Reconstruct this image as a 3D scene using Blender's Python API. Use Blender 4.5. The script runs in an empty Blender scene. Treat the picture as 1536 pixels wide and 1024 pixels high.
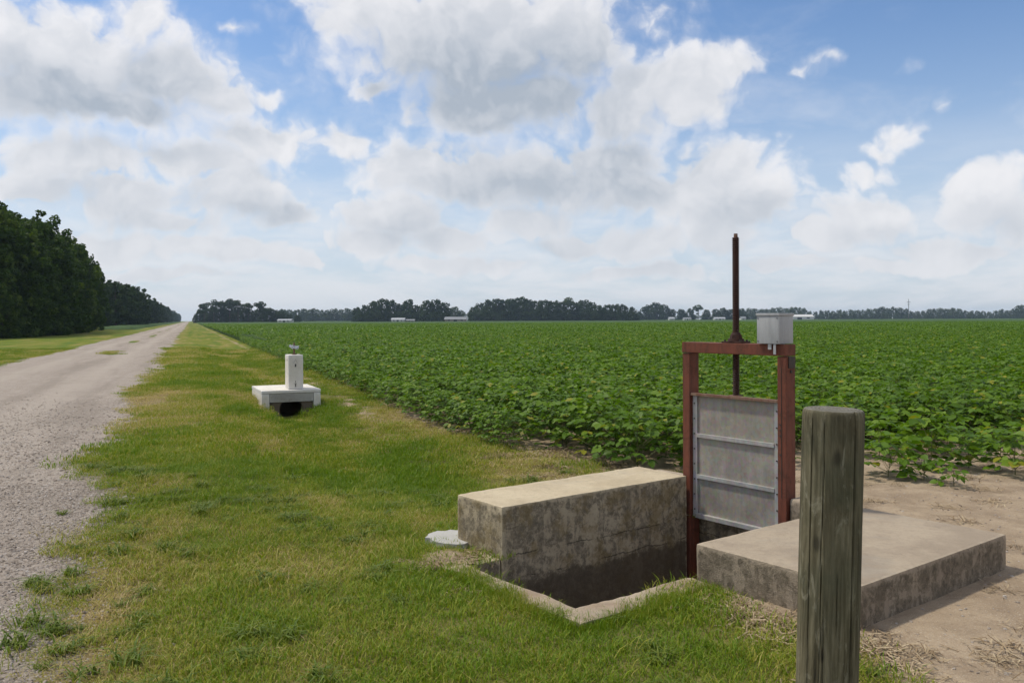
import bpy, bmesh, math, random
import numpy as np
from mathutils import Vector, Matrix

S = bpy.context.scene
COL = S.collection
PI = math.pi
rad = math.radians
rng = np.random.default_rng(7)
random.seed(7)

# ------------------------------------------------------------------ photo -> world
F = 1268.0          # focal length in photo pixels (1536 wide)
EYE = 1.6
HOR = 479.0
ROLL = 0.0036
def G(px, py, z=0.0):
    dx = px-768; dy = (py-HOR)+ROLL*dx
    d = (EYE-z)*F/dy
    return dx/F*d, d
def AT(px, d):
    return (px-768)/F*d, d
def TOPZ(px, py, d):
    return EYE-((py-HOR)+ROLL*(px-768))/F*d
CS, SN = .9345, .356          # road frame: s to the right of the road direction, t along it
def ST(s, t): return CS*s-SN*t, SN*s+CS*t
def toST(x, y): return CS*x+SN*y, -SN*x+CS*y
EA = (.607, -.7947); EB = (.7947, .607)   # frame of the concrete works
TH = math.atan2(EA[1], EA[0])
def AB(a, b): return EA[0]*a+EB[0]*b, EA[1]*a+EB[1]*b
def toAB(x, y): return EA[0]*x+EA[1]*y, EB[0]*x+EB[1]*y

# ------------------------------------------------------------------ noise in numpy
def _hash(ix, iy, seed):
    n = (ix.astype(np.int64)*374761393 + iy.astype(np.int64)*668265263 + seed*974634777) & 0x7fffffff
    n = ((n ^ (n >> 13))*1274126177) & 0x7fffffff
    return ((n ^ (n >> 16)) & 0xffff)/65535.0
def vnoise(x, y, seed=0):
    x = np.asarray(x, float); y = np.asarray(y, float)
    ix = np.floor(x); iy = np.floor(y); fx = x-ix; fy = y-iy
    fx = fx*fx*(3-2*fx); fy = fy*fy*(3-2*fy)
    a = _hash(ix, iy, seed); b = _hash(ix+1, iy, seed); c = _hash(ix, iy+1, seed); d = _hash(ix+1, iy+1, seed)
    return (a*(1-fx)+b*fx)*(1-fy)+(c*(1-fx)+d*fx)*fy
def fbm(x, y, sc, octv=4, seed=0):
    r = 0; amp = 1; tot = 0
    for k in range(octv):
        r = r+amp*vnoise(np.asarray(x)*2**k/sc+k*17.3, np.asarray(y)*2**k/sc-k*9.1, seed+k); tot += amp; amp *= .5
    return r/tot
def sstep(a, b, x):
    t = np.clip((x-a)/(b-a), 0, 1); return t*t*(3-2*t)

# ------------------------------------------------------------------ object helpers
def link(o): COL.objects.link(o); return o
def tag(o, label=None, cat=None, group=None, kind=None):
    if label: o['label'] = label
    if cat: o['category'] = cat
    if group: o['group'] = group
    if kind: o['kind'] = kind
    return o
def thing(name, label, cat, loc=(0, 0, 0), rz=0, group=None):
    o = link(bpy.data.objects.new(name, None)); o.location = loc; o.rotation_euler = (0, 0, rz)
    o.empty_display_size = .2
    return tag(o, label, cat, group, 'thing')
def mesh_np(name, v, f, m=None, smooth=False):
    me = bpy.data.meshes.new(name); me.from_pydata([tuple(p) for p in v], [], [tuple(q) for q in f]); me.update()
    if m: me.materials.append(m)
    if smooth: me.polygons.foreach_set('use_smooth', [True]*len(me.polygons))
    return me
def fast_quads(name, V, m, nper=4):
    """V: (n, nper, 3) separate polygons."""
    n = V.shape[0]; me = bpy.data.meshes.new(name)
    me.vertices.add(n*nper); me.vertices.foreach_set('co', V.astype(np.float32).ravel())
    me.loops.add(n*nper); me.loops.foreach_set('vertex_index', np.arange(n*nper, dtype=np.int32))
    me.polygons.add(n); me.polygons.foreach_set('loop_start', np.arange(0, n*nper, nper, dtype=np.int32))
    me.update(calc_edges=True)
    if m: me.materials.append(m)
    return me
def ob(name, me, parent=None, loc=None):
    o = link(bpy.data.objects.new(name, me))
    if parent: o.parent = parent
    if loc: o.location = loc
    return o
class MB:
    def __init__(s): s.bm = bmesh.new()
    def box(s, x0, x1, y0, y1, z0, z1, bev=0, M=None):
        b = bmesh.new(); bmesh.ops.create_cube(b, size=1)
        for v in b.verts: v.co = Vector(((x0+x1)/2+v.co.x*(x1-x0), (y0+y1)/2+v.co.y*(y1-y0), (z0+z1)/2+v.co.z*(z1-z0)))
        if bev: bmesh.ops.bevel(b, geom=b.edges[:], offset=bev, segments=2, affect='EDGES', profile=.6)
        return s._in(b, M)
    def cyl(s, p0, p1, r0, r1=None, n=16, M=None, bev=0):
        r1 = r0 if r1 is None else r1
        p0 = Vector(p0); p1 = Vector(p1); b = bmesh.new(); L = (p1-p0).length
        bmesh.ops.create_cone(b, cap_ends=True, segments=n, radius1=r0, radius2=r1, depth=L)
        if bev: bmesh.ops.bevel(b, geom=[e for e in b.edges if len(e.link_faces) == 2 and abs(e.verts[0].co.z-e.verts[1].co.z) < 1e-6], offset=bev, segments=2, affect='EDGES')
        q = (p1-p0).to_track_quat('Z', 'Y')
        bmesh.ops.transform(b, matrix=Matrix.Translation((p0+p1)/2) @ q.to_matrix().to_4x4(), verts=b.verts)
        return s._in(b, M)
    def tube(s, pts, r, n=8):
        for a, c in zip(pts[:-1], pts[1:]): s.cyl(a, c, r, n=n)
        return s
    def torus(s, c, R, r, n=28, m=8, M=None):
        v = []; f = []
        for i in range(n):
            for j in range(m):
                a = 2*PI*i/n; q = 2*PI*j/m
                v.append(((R+r*math.cos(q))*math.cos(a)+c[0], (R+r*math.cos(q))*math.sin(a)+c[1], r*math.sin(q)+c[2]))
        for i in range(n):
            for j in range(m): f.append((i*m+j, ((i+1) % n)*m+j, ((i+1) % n)*m+(j+1) % m, i*m+(j+1) % m))
        b = bmesh.new(); vs = [b.verts.new(p) for p in v]
        for q in f: b.faces.new([vs[k] for k in q])
        return s._in(b, M)
    def _in(s, b, M=None):
        if M is not None: bmesh.ops.transform(b, matrix=M, verts=b.verts)
        me = bpy.data.meshes.new('tmp'); b.to_mesh(me); b.free(); s.bm.from_mesh(me); bpy.data.meshes.remove(me); return s
    def build(s, name, m, parent=None, loc=None, smooth=None):
        me = bpy.data.meshes.new(name); bmesh.ops.recalc_face_normals(s.bm, faces=s.bm.faces); s.bm.to_mesh(me); s.bm.free(); me.materials.append(m)
        if smooth:
            me.polygons.foreach_set('use_smooth', [True]*len(me.polygons)); me.set_sharp_from_angle(angle=smooth)
        return ob(name, me, parent, loc)

def rough_block(x0, x1, y0, y1, z0, z1, seg=.03, rnd=.012, amp=.004, chip=.02, seed=0):
    """A cast block with softened, chipped arrises and an uneven face."""
    from mathutils import noise as N
    nx = max(2, int((x1-x0)/seg)); ny = max(2, int((y1-y0)/seg)); nz = max(2, int((z1-z0)/seg))
    X = np.linspace(x0, x1, nx+1); Y = np.linspace(y0, y1, ny+1); Z = np.linspace(z0, z1, nz+1)
    idx = {}; V = []; FF = []
    def vid(i, j, k):
        key = (i, j, k)
        if key not in idx: idx[key] = len(V); V.append(Vector((X[i], Y[j], Z[k])))
        return idx[key]
    for i in range(nx):
        for j in range(ny):
            FF.append((vid(i, j, nz), vid(i+1, j, nz), vid(i+1, j+1, nz), vid(i, j+1, nz)))
            FF.append((vid(i, j, 0), vid(i, j+1, 0), vid(i+1, j+1, 0), vid(i+1, j, 0)))
        for k in range(nz):
            FF.append((vid(i, 0, k), vid(i+1, 0, k), vid(i+1, 0, k+1), vid(i, 0, k+1)))
            FF.append((vid(i, ny, k), vid(i, ny, k+1), vid(i+1, ny, k+1), vid(i+1, ny, k)))
    for j in range(ny):
        for k in range(nz):
            FF.append((vid(0, j, k), vid(0, j, k+1), vid(0, j+1, k+1), vid(0, j+1, k)))
            FF.append((vid(nx, j, k), vid(nx, j+1, k), vid(nx, j+1, k+1), vid(nx, j, k+1)))
    lo = Vector((x0, y0, z0)); hi = Vector((x1, y1, z1)); out = []
    off = Vector((seed*7.3, seed*3.1, seed*5.7))
    for p in V:
        n1 = N.noise((p+off)*9); n2 = N.noise((p+off)*28); n3 = N.noise((p+off)*3)
        r = rnd+chip*max(0, n1*.9+n2*.5-.15)
        c = Vector((min(max(p.x, lo.x+r), hi.x-r), min(max(p.y, lo.y+r), hi.y-r), min(max(p.z, lo.z+r), hi.z-r)))
        d = p-c
        nrm = d.normalized() if d.length > 1e-6 else Vector((0, 0, 1))
        q = c+nrm*min(r, d.length) if d.length > 1e-6 else p
        out.append(q+nrm*amp*(n1*.6+n2*.5+n3))
    return out, FF
def rough(name, m, parent, *args, **kw):
    v, f = rough_block(*args, **kw)
    me = mesh_np(name, v, f, m, True); me.set_sharp_from_angle(angle=rad(50))
    return ob(name, me, parent)

# ------------------------------------------------------------------ node helpers
class NT:
    def __init__(s, tree): s.t = tree
    def n(s, typ, ins=None, out=0, **props):
        nd = s.t.nodes.new(typ)
        for k, v in props.items(): setattr(nd, k, v)
        for k, v in (ins or {}).items():
            sock = nd.inputs[k]
            if isinstance(v, bpy.types.NodeSocket): s.t.links.new(v, sock)
            else: sock.default_value = v
        return nd.outputs[out] if out is not None else nd
    def math(s, op, a, b=0.0, c=0.0, clamp=False):
        return s.n('ShaderNodeMath', {0: a, 1: b, 2: c}, operation=op, use_clamp=clamp)
    def noise(s, vec, scale, detail=4, rough=.55, dist=0.0, out=0):
        return s.n('ShaderNodeTexNoise', {'Vector': vec, 'Scale': scale, 'Detail': detail, 'Roughness': rough, 'Distortion': dist}, out=out)
    def ramp(s, fac, stops, interp='LINEAR'):
        nd = s.t.nodes.new('ShaderNodeValToRGB'); nd.color_ramp.interpolation = interp
        e = nd.color_ramp.elements
        while len(e) < len(stops): e.new(.5)
        for el, (p, c) in zip(e, stops):
            el.position = p; el.color = (c, c, c, 1) if not isinstance(c, tuple) else (*c, 1)
        s.t.links.new(fac, nd.inputs[0]); return nd.outputs[0]
    def mix(s, fac, a, b, mode='MIX'):
        nd = s.t.nodes.new('ShaderNodeMix'); nd.data_type = 'RGBA'; nd.blend_type = mode; nd.clamp_factor = True
        for k, v in ((0, fac), (6, a), (7, b)):
            if isinstance(v, bpy.types.NodeSocket): s.t.links.new(v, nd.inputs[k])
            elif k == 0: nd.inputs[0].default_value = v
            else: nd.inputs[k].default_value = (*v, 1)
        return nd.outputs[2]
    def sm(s, x, a, b, lo=0.0, hi=1.0):
        return s.n('ShaderNodeMapRange', {'Value': x, 1: a, 2: b, 3: lo, 4: hi}, interpolation_type='SMOOTHSTEP')
    def vscale(s, vec, sc):
        return s.n('ShaderNodeVectorMath', {0: vec, 1: sc}, operation='MULTIPLY')
    def sep(s, vec):
        nd = s.n('ShaderNodeSeparateXYZ', {0: vec}, out=None); return nd.outputs
    def attr(s, name, typ='GEOMETRY', out=2):
        return s.n('ShaderNodeAttribute', attribute_name=name, attribute_type=typ, out=out)
    def pos(s): return s.n('ShaderNodeNewGeometry', out=0)
    def obj(s): return s.n('ShaderNodeTexCoord', out=3)
    def rand(s): return s.n('ShaderNodeObjectInfo', out=5)
def material(name):
    m = bpy.data.materials.new(name); m.use_nodes = True; m.node_tree.nodes.clear(); return m, NT(m.node_tree)
def finish(m, k, color, rough=.9, bump=None, bstr=.5, bdist=.01, spec=.3, metal=0.0, trans=0.0, tcol=None):
    ins = {'Base Color': color if isinstance(color, bpy.types.NodeSocket) else (*color, 1), 'Roughness': rough, 'Metallic': metal, 'Specular IOR Level': spec}
    if bump is not None:
        ins['Normal'] = k.n('ShaderNodeBump', {'Strength': bstr, 'Distance': bdist, 'Height': bump})
    sh = k.n('ShaderNodeBsdfPrincipled', ins)
    if trans:
        tr = k.n('ShaderNodeBsdfTranslucent', {'Color': tcol if tcol is not None else (color if isinstance(color, bpy.types.NodeSocket) else (*color, 1))})
        sh = k.n('ShaderNodeMixShader', {0: trans, 1: sh, 2: tr})
    k.n('ShaderNodeOutputMaterial', {0: sh}, out=None); return m

# ------------------------------------------------------------------ materials
def mat_concrete(name, light, dark, stain, stain_lo=.42, stain_hi=.62, tint=None, dark_below=None, rim=None, dark_mix=.40):
    m, k = material(name); p = k.pos()
    big = k.noise(p, 2.2, 6, .62); fine = k.noise(p, 26, 6, .7); mid = k.noise(p, 7.5, 8, .72, .5); grit = k.noise(p, 140, 3, .6)
    col = k.mix(k.sm(big, .38, .62), light, dark)
    col = k.mix(k.math('MULTIPLY', k.sm(fine, .45, .7), min(.40, .1+dark_mix)), col, tuple(c*.62 for c in light))
    col = k.mix(k.math('MULTIPLY', k.sm(k.noise(k.vscale(p, (1.3, 3.1, 1)), 1, 7, .7, .6), .50, .66), .30), col, (.30, .28, .24))
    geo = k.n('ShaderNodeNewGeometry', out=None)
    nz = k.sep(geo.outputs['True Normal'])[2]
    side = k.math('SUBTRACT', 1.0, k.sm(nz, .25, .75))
    streak = k.noise(k.vscale(p, (11, 11, 1.8)), 1, 7, .72, .3)
    st = k.math('ADD', k.math('MULTIPLY', mid, .62), k.math('MULTIPLY', streak, .38))
    col = k.mix(k.math('MULTIPLY', side, dark_mix), col, tuple((a_+b_)/2 for a_, b_ in zip(dark, stain)))  # all upright faces mixed evenly darker than the tops
    # lichen and algae film growing on the upright faces, in ragged patches
    grow = k.math('MULTIPLY', k.sm(st, stain_lo, stain_lo+.07), side)
    if rim is not None:      # a clean cement margin is left along the cast edge at the top
        z = k.sep(p)[2]; zz = k.math('ADD', z, k.math('MULTIPLY', k.math('SUBTRACT', k.noise(p, 14, 7, .75), .5), .11))
        grow = k.math('MULTIPLY', grow, k.sm(zz, rim-.012, rim-.032))
    col = k.mix(k.math('MULTIPLY', grow, k.sm(fine, .35, .6, .35, .86)), col, stain)
    col = k.mix(k.math('MULTIPLY', k.math('MULTIPLY', k.sm(k.noise(p, 19, 7, .75, .4), .53, .60), side), min(.5, dark_mix*1.25)), col, tuple(c*.6 for c in stain))
    pale = k.math('MULTIPLY', k.sm(k.noise(p, 11, 8, .78), .56, .62), side)
    col = k.mix(k.math('MULTIPLY', pale, .55), col, tuple(c*.80 for c in light))
    if tint:
        col = k.mix(k.math('MULTIPLY', k.math('MULTIPLY', k.sm(k.noise(p, 5.3, 6, .72), .48, .62), side), .55), col, tint)
    if dark_below is not None:
        z = k.sep(p)[2]
        w = k.math('ADD', z, k.math('MULTIPLY', k.math('SUBTRACT', k.noise(p, 6, 7, .75), .5), .30))
        col = k.mix(k.math('MULTIPLY', k.sm(w, dark_below+.03, dark_below-.03), .80), col, (.092, .072, .050))  # darker brown below a ragged level
    if dark_below is not None:      # two cold joints between pours, wandering and broken
        for zj, sd_ in ((-.012, 3.1), (-.175, 4.7)):
            zd = k.math('ABSOLUTE', k.math('ADD', k.math('SUBTRACT', z, zj), k.math('MULTIPLY', k.math('SUBTRACT', k.noise(p, sd_, 6, .65), .5), .09)))
            jl = k.math('MULTIPLY', k.math('MULTIPLY', k.sm(zd, .0055, .0015), side), k.sm(k.noise(p, 4.1, 4, .6), .40, .52))
            col = k.mix(k.math('MULTIPLY', jl, .75), col, (.035, .028, .02))
    sp = k.sm(k.n('ShaderNodeTexVoronoi', {'Vector': p, 'Scale': 75}, out=0), .22, .1)
    col = k.mix(k.math('MULTIPLY', sp, min(.35, dark_mix*.9)), col, tuple(c*.45 for c in light))
    worn = k.sm(k.math('ADD', geo.outputs['Pointiness'], k.math('MULTIPLY', k.math('SUBTRACT', k.noise(p, 22, 5, .7), .5), .10)), .535, .575)
    col = k.mix(k.math('MULTIPLY', worn, .6), col, tuple(min(.7, c*1.15) for c in light))
    pits = k.sm(k.n('ShaderNodeTexVoronoi', {'Vector': p, 'Scale': 48}, out=0), .16, .07)
    h = k.math('ADD', k.math('MULTIPLY', fine, .7), k.math('ADD', k.math('MULTIPLY', grit, .4), k.math('MULTIPLY', mid, .6)))
    h = k.math('SUBTRACT', h, k.math('MULTIPLY', pits, .5))
    return finish(m, k, col, .92, h, .75, .014, .2)

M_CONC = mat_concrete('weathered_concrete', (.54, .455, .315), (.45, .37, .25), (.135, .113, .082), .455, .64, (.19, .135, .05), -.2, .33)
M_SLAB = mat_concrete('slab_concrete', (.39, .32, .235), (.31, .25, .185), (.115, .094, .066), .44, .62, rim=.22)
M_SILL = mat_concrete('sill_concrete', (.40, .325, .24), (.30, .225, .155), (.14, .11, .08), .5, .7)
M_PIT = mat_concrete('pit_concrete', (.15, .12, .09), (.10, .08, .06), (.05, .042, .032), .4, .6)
M_WHITE = mat_concrete('white_painted_concrete', (.74, .70, .63), (.66, .62, .55), (.36, .30, .23), .60, .78, dark_mix=.06)
M_PALE = mat_concrete('bare_grey_concrete', (.42, .41, .38), (.35, .34, .315), (.24, .21, .17), .56, .75, dark_mix=.12)

def mat_paint(name, base, worn, rust, amt=(.55, .7), rough=.55):
    m, k = material(name); p = k.obj()
    a = k.noise(p, 6, 8, .7, .5); b = k.noise(k.vscale(p, (30, 30, 5)), 1, 6, .7); c = k.noise(p, 60, 4, .6)
    col = k.mix(k.sm(b, .4, .68), base, worn)
    col = k.mix(k.math('MULTIPLY', k.sm(k.math('ADD', k.math('MULTIPLY', a, .7), k.math('MULTIPLY', c, .3)), *amt), .8), col, rust)
    return finish(m, k, col, k.sm(a, .3, .7, rough, rough+.25), k.math('ADD', c, a), .25, .004, .35)
M_RED = mat_paint('rusty_red_paint', (.165, .049, .027), (.105, .036, .021), (.070, .032, .018), (.49, .64))
M_RUST = mat_paint('dark_rusted_steel', (.045, .018, .013), (.030, .013, .010), (.085, .033, .016), (.5, .7), .6)
M_RUSTPL = mat_paint('rust_stained_plate', (.21, .14, .10), (.16, .08, .055), (.13, .05, .03), (.42, .62), .7)
M_BOX = mat_paint('grey_enamel', (.38, .385, .39), (.32, .325, .33), (.27, .25, .22), (.6, .78), .45)
M_DARK = mat_paint('dark_bolt_steel', (.04, .035, .03), (.07, .05, .04), (.08, .04, .02), (.5, .7), .5)
def mat_zinc(name, lo, hi, spots):
    m, k = material(name); p = k.obj()
    a = k.noise(k.vscale(p, (14, 14, 2.2)), 1, 8, .7, .3); b = k.noise(p, 5, 6, .65); c = k.n('ShaderNodeTexVoronoi', {'Vector': p, 'Scale': 42}, out=1)
    col = k.mix(k.sm(k.math('ADD', k.math('MULTIPLY', a, .5), k.math('MULTIPLY', b, .5)), .36, .64), lo, hi)
    col = k.mix(.06, col, c)
    col = k.mix(k.math('MULTIPLY', k.sm(k.noise(p, 17, 6, .75), .6, .72), .55), col, spots)
    return finish(m, k, col, k.sm(b, .3, .7, .5, .72), a, .12, .003, .4, .25)
M_ZINC = mat_zinc('weathered_galvanised_sheet', (.235, .21, .175), (.335, .30, .255), (.17, .13, .09))
M_ZINCF = mat_zinc('galvanised_angle', (.30, .29, .275), (.42, .41, .39), (.2, .15, .1))

def mat_wood():
    m, k = material('weathered_treated_timber'); p = k.obj()
    g = k.noise(k.vscale(p, (46, 46, 2.1)), 1, 8, .68, .8); w = k.noise(k.vscale(p, (8, 8, 1.5)), 1, 7, .66, 3.2); b = k.noise(p, 3.2, 5, .6)
    fine = k.noise(k.vscale(p, (170, 170, 7)), 1, 4, .6)
    col = k.ramp(k.math('ADD', k.math('MULTIPLY', g, .55), k.math('MULTIPLY', w, .45)), [(.34, (.030, .026, .016)), (.45, (.088, .076, .045)), (.54, (.142, .124, .076)), (.66, (.240, .215, .145))])
    col = k.mix(k.math('MULTIPLY', k.sm(b, .45, .65), .5), col, (.070, .075, .046))
    knot = k.n('ShaderNodeTexVoronoi', {'Vector': k.vscale(p, (7, 7, 3.2)), 'Scale': 1.0}, out=0)
    col = k.mix(k.math('MULTIPLY', k.sm(knot, .13, .04), .7), col, (.03, .026, .018))
    col = k.mix(k.math('MULTIPLY', k.sm(k.noise(k.vscale(p, (14, 14, 4)), 1, 8, .72, 1.2), .54, .66), .65), col, (.27, .25, .18))
    col = k.mix(k.math('MULTIPLY', k.sm(k.noise(k.vscale(p, (5, 5, 1.6)), 1, 5, .6, 1.0), .50, .66), .6), col, (.040, .036, .022))
    geo = k.n('ShaderNodeNewGeometry', out=None); nz = k.sep(geo.outputs['True Normal'])[2]
    ring = k.n('ShaderNodeTexWave', {'Vector': k.vscale(p, (1, 1, 0)), 'Scale': 26, 'Distortion': 2.5, 'Detail': 3}, wave_type='RINGS', rings_direction='Z')
    end = k.mix(k.sm(ring, .2, .8), (.10, .092, .070), (.155, .145, .115))
    end = k.mix(k.math('MULTIPLY', k.sm(k.noise(p, 24, 5, .7), .45, .7), .6), end, (.26, .25, .215))
    col = k.mix(k.sm(nz, .55, .9), col, end)
    h = k.math('ADD', k.math('MULTIPLY', g, .8), k.math('MULTIPLY', fine, .4))
    return finish(m, k, col, .88, h, .6, .006, .2)
M_WOOD = mat_wood()

def leafmat(name, c0, c1, c2, trans=.25, rough=.5, spec=.35, yellow=None, inst=False, nscale=.35, tgain=1.5):
    m, k = material(name); p = k.pos(); r = k.rand()
    a = k.noise(p, nscale, 3, .6); b = k.noise(p, nscale*9, 3, .6)
    v = k.attr('lv')
    f = k.math('ADD', k.math('MULTIPLY', a, .35), k.math('ADD', k.math('MULTIPLY', v, .5), k.math('ADD', k.math('MULTIPLY', r, .15), k.math('MULTIPLY', k.math('SUBTRACT', b, .5), .35))))
    col = k.ramp(f, [(.15, c0), (.5, c1), (.85, c2)])
    if yellow is not None:
        col = k.mix(k.math('MULTIPLY', k.math('GREATER_THAN', v, .9955), .8), col, yellow)
    tc = k.mix(1.0, col, (tgain, tgain*1.1, tgain*.6), 'MULTIPLY')
    return finish(m, k, col, rough, None, spec=spec, trans=trans, tcol=tc)
M_SOY = leafmat('soybean_leaf', (.044, .092, .004), (.088, .168, .008), (.155, .240, .020), .30, .50, .20, (.26, .24, .02))
M_SOYSTEM = leafmat('soybean_stem', (.09, .10, .03), (.12, .13, .04), (.14, .14, .05), 0.0, .7)
M_TREE = leafmat('dark_tree_foliage', (.018, .040, .004), (.042, .078, .009), (.11, .15, .022), .26, .65, .12, nscale=.12)
M_TREE2 = leafmat('wood_foliage', (.014, .030, .008), (.028, .052, .014), (.055, .085, .022), .2, .65, .12, nscale=.08)
M_TREE3 = leafmat('mid_green_foliage', (.022, .042, .014), (.042, .070, .022), (.075, .105, .035), .2, .6, .2, nscale=.05)
def mat_simple(name, c0, c1, sc=8, rough=.85, bstr=.3):
    m, k = material(name); p = k.obj(); a = k.noise(p, sc, 6, .65)
    return finish(m, k, k.mix(k.sm(a, .35, .65), c0, c1), rough, a, bstr, .02, .25)
M_BARK = mat_simple('bark', (.045, .038, .028), (.09, .075, .055), 3)
M_HWALL = mat_simple('white_siding', (.52, .52, .50), (.60, .59, .57), 1.2)
M_HWALL2 = mat_simple('weathered_board_siding', (.22, .19, .16), (.30, .26, .22), 1.2)
M_HROOF = mat_simple('pale_metal_roof', (.30, .32, .34), (.40, .41, .42), .8, .6)
M_HROOF2 = mat_simple('grey_roof', (.17, .18, .19), (.24, .25, .26), .8, .6)
M_HDARK = mat_simple('dark_opening', (.02, .022, .025), (.04, .042, .045), 1)
M_POLE = mat_simple('grey_pole', (.12, .11, .10), (.17, .16, .15), 1)
M_MARK = mat_simple('black_stain', (.05, .045, .04), (.10, .09, .08), 30)
M_BLUE = mat_simple('faded_blue_steel', (.34, .36, .42), (.50, .52, .56), 20, .5)

# --- ground (one material for every ground zone: the zones are masks carried by the mesh)
def grass_tint(k, dry, fine):
    g = k.ramp(dry, [(.10, (.085, .140, .007)), (.38, (.140, .170, .012)), (.62, (.190, .185, .026)), (.84, (.265, .21, .070)), (.98, (.30, .22, .11))])
    return k.mix(k.math('MULTIPLY', fine, .5), g, (.055, .072, .017))
def mat_ground():
    m, k = material('ground_surface'); p = k.pos()
    gravel = k.attr('gravel'); sand = k.attr('sand'); dry = k.attr('dry'); near = k.attr('near')
    # grass / thatch
    n1 = k.noise(p, 26, 5, .7); n2 = k.noise(p, 5, 5, .65); n3 = k.noise(p, 90, 3, .6); n4 = k.noise(p, 1.3, 5, .65)
    d2 = k.math('ADD', dry, k.math('MULTIPLY', k.math('SUBTRACT', n2, .5), .35))
    gcol = grass_tint(k, d2, k.sm(n1, .42, .7))
    thatch = k.mix(k.sm(n1, .35, .65), (.10, .085, .030), (.24, .18, .085))
    gcol = k.mix(k.math('MULTIPLY', near, .62), gcol, thatch)
    # gravel: stones in two sizes
    def stones(sc):
        pp = k.n('ShaderNodeVectorMath', {0: p, 1: k.vscale(k.noise(p, sc*.6, 2, .5, out=1), (.016, .016, .016))}, operation='ADD')
        v = k.n('ShaderNodeTexVoronoi', {'Vector': pp, 'Scale': sc, 'Randomness': 1.0}, out=None)
        return v.outputs[0], v.outputs[1]
    dA, cA = stones(38); dB, cB = stones(80)
    rc = k.n('ShaderNodeSeparateColor', {0: cA}, out=0); rc2 = k.n('ShaderNodeSeparateColor', {0: cB}, out=0)
    stops = [(0, (.245, .205, .165)), (.3, (.32, .27, .225)), (.6, (.37, .32, .27)), (.85, (.42, .37, .32)), (1, (.50, .46, .41))]
    sA = k.ramp(rc, stops); sB = k.ramp(rc2, stops)
    grit = k.mix(k.sm(n3, .3, .7), (.28, .225, .185), (.40, .34, .29))
    pick = k.sm(k.noise(p, 9, 4, .6), .45, .55)
    gr = k.mix(k.sm(dB, .75, .5), grit, sB)
    gr = k.mix(k.math('MULTIPLY', k.sm(dA, .62, .42), pick), gr, sA)
    gr = k.mix(k.math('MULTIPLY', k.sm(n4, .5, .7), .35), gr, (.25, .205, .17))
    gr = k.mix(k.math('MULTIPLY', k.sm(k.noise(p, 4.2, 7, .72), .46, .62), .40), gr, (.245, .20, .16))
    gr = k.mix(k.math('MULTIPLY', k.sm(k.noise(p, 2.6, 7, .72), .52, .66), .40), gr, (.46, .40, .33))
    tr = k.attr('track')
    def along(fs, ft):
        return k.n('ShaderNodeCombineXYZ', {0: k.n('ShaderNodeVectorMath', {0: p, 1: (CS*fs, SN*fs, 0)}, operation='DOT_PRODUCT', out=1), 1: k.n('ShaderNodeVectorMath', {0: p, 1: (-SN*ft, CS*ft, 0)}, operation='DOT_PRODUCT', out=1), 2: 0.0})
    lane = k.math('ADD', k.math('MULTIPLY', k.noise(along(1.3, .10), 1, 5, .6, .3), .7), k.math('MULTIPLY', k.noise(p, 1.1, 5, .65), .3))
    mow = k.noise(along(2.6, .12), 1, 4, .6, .2)
    gr = k.mix(k.math('MULTIPLY', tr, .75), gr, (.40, .345, .29))
    gr = k.mix(k.math('MULTIPLY', k.math('MULTIPLY', k.sm(lane, .45, .60), k.math('SUBTRACT', 1.0, k.math('MULTIPLY', tr, .6))), .55), gr, (.23, .195, .16))
    # sand and dirt
    sn = k.noise(p, 3.0, 6, .65, .4); sf = k.noise(p, 55, 4, .65)
    so = k.mix(k.sm(sn, .35, .65), (.265, .20, .135), (.375, .292, .20))
    so = k.mix(k.math('MULTIPLY', k.sm(sf, .5, .72), .5), so, (.22, .15, .09))
    so = k.mix(k.math('MULTIPLY', k.sm(k.noise(p, 120, 2, .5), .62, .7), .7), so, (.52, .46, .38))
    so = k.mix(k.math('MULTIPLY', k.sm(k.noise(k.vscale(p, (10, 26, 1)), 1, 5, .7), .55, .68), .45), so, (.21, .15, .092))
    edge = k.math('MULTIPLY', k.math('SUBTRACT', k.math('ADD', k.math('MULTIPLY', n2, .5), k.math('MULTIPLY', n1, .5)), .5), 1.5)
    ms = k.sm(k.math('ADD', sand, edge), .38, .62); mg = k.sm(k.math('ADD', gravel, edge), .38, .62)
    col = k.mix(ms, gcol, so); col = k.mix(mg, col, gr)
    hg = k.math('SUBTRACT', 1.0, k.math('ADD', k.math('MULTIPLY', dB, .45), k.math('MULTIPLY', k.math('MULTIPLY', dA, pick), .9)))
    h = k.n('ShaderNodeMix', {0: mg, 2: k.math('ADD', k.math('MULTIPLY', n1, .6), k.math('ADD', k.math('MULTIPLY', n3, .5), k.math('MULTIPLY', sn, .6))), 3: hg})
    return finish(m, k, col, .95, h, .75, .022, .15)
M_GROUND = mat_ground()

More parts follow.
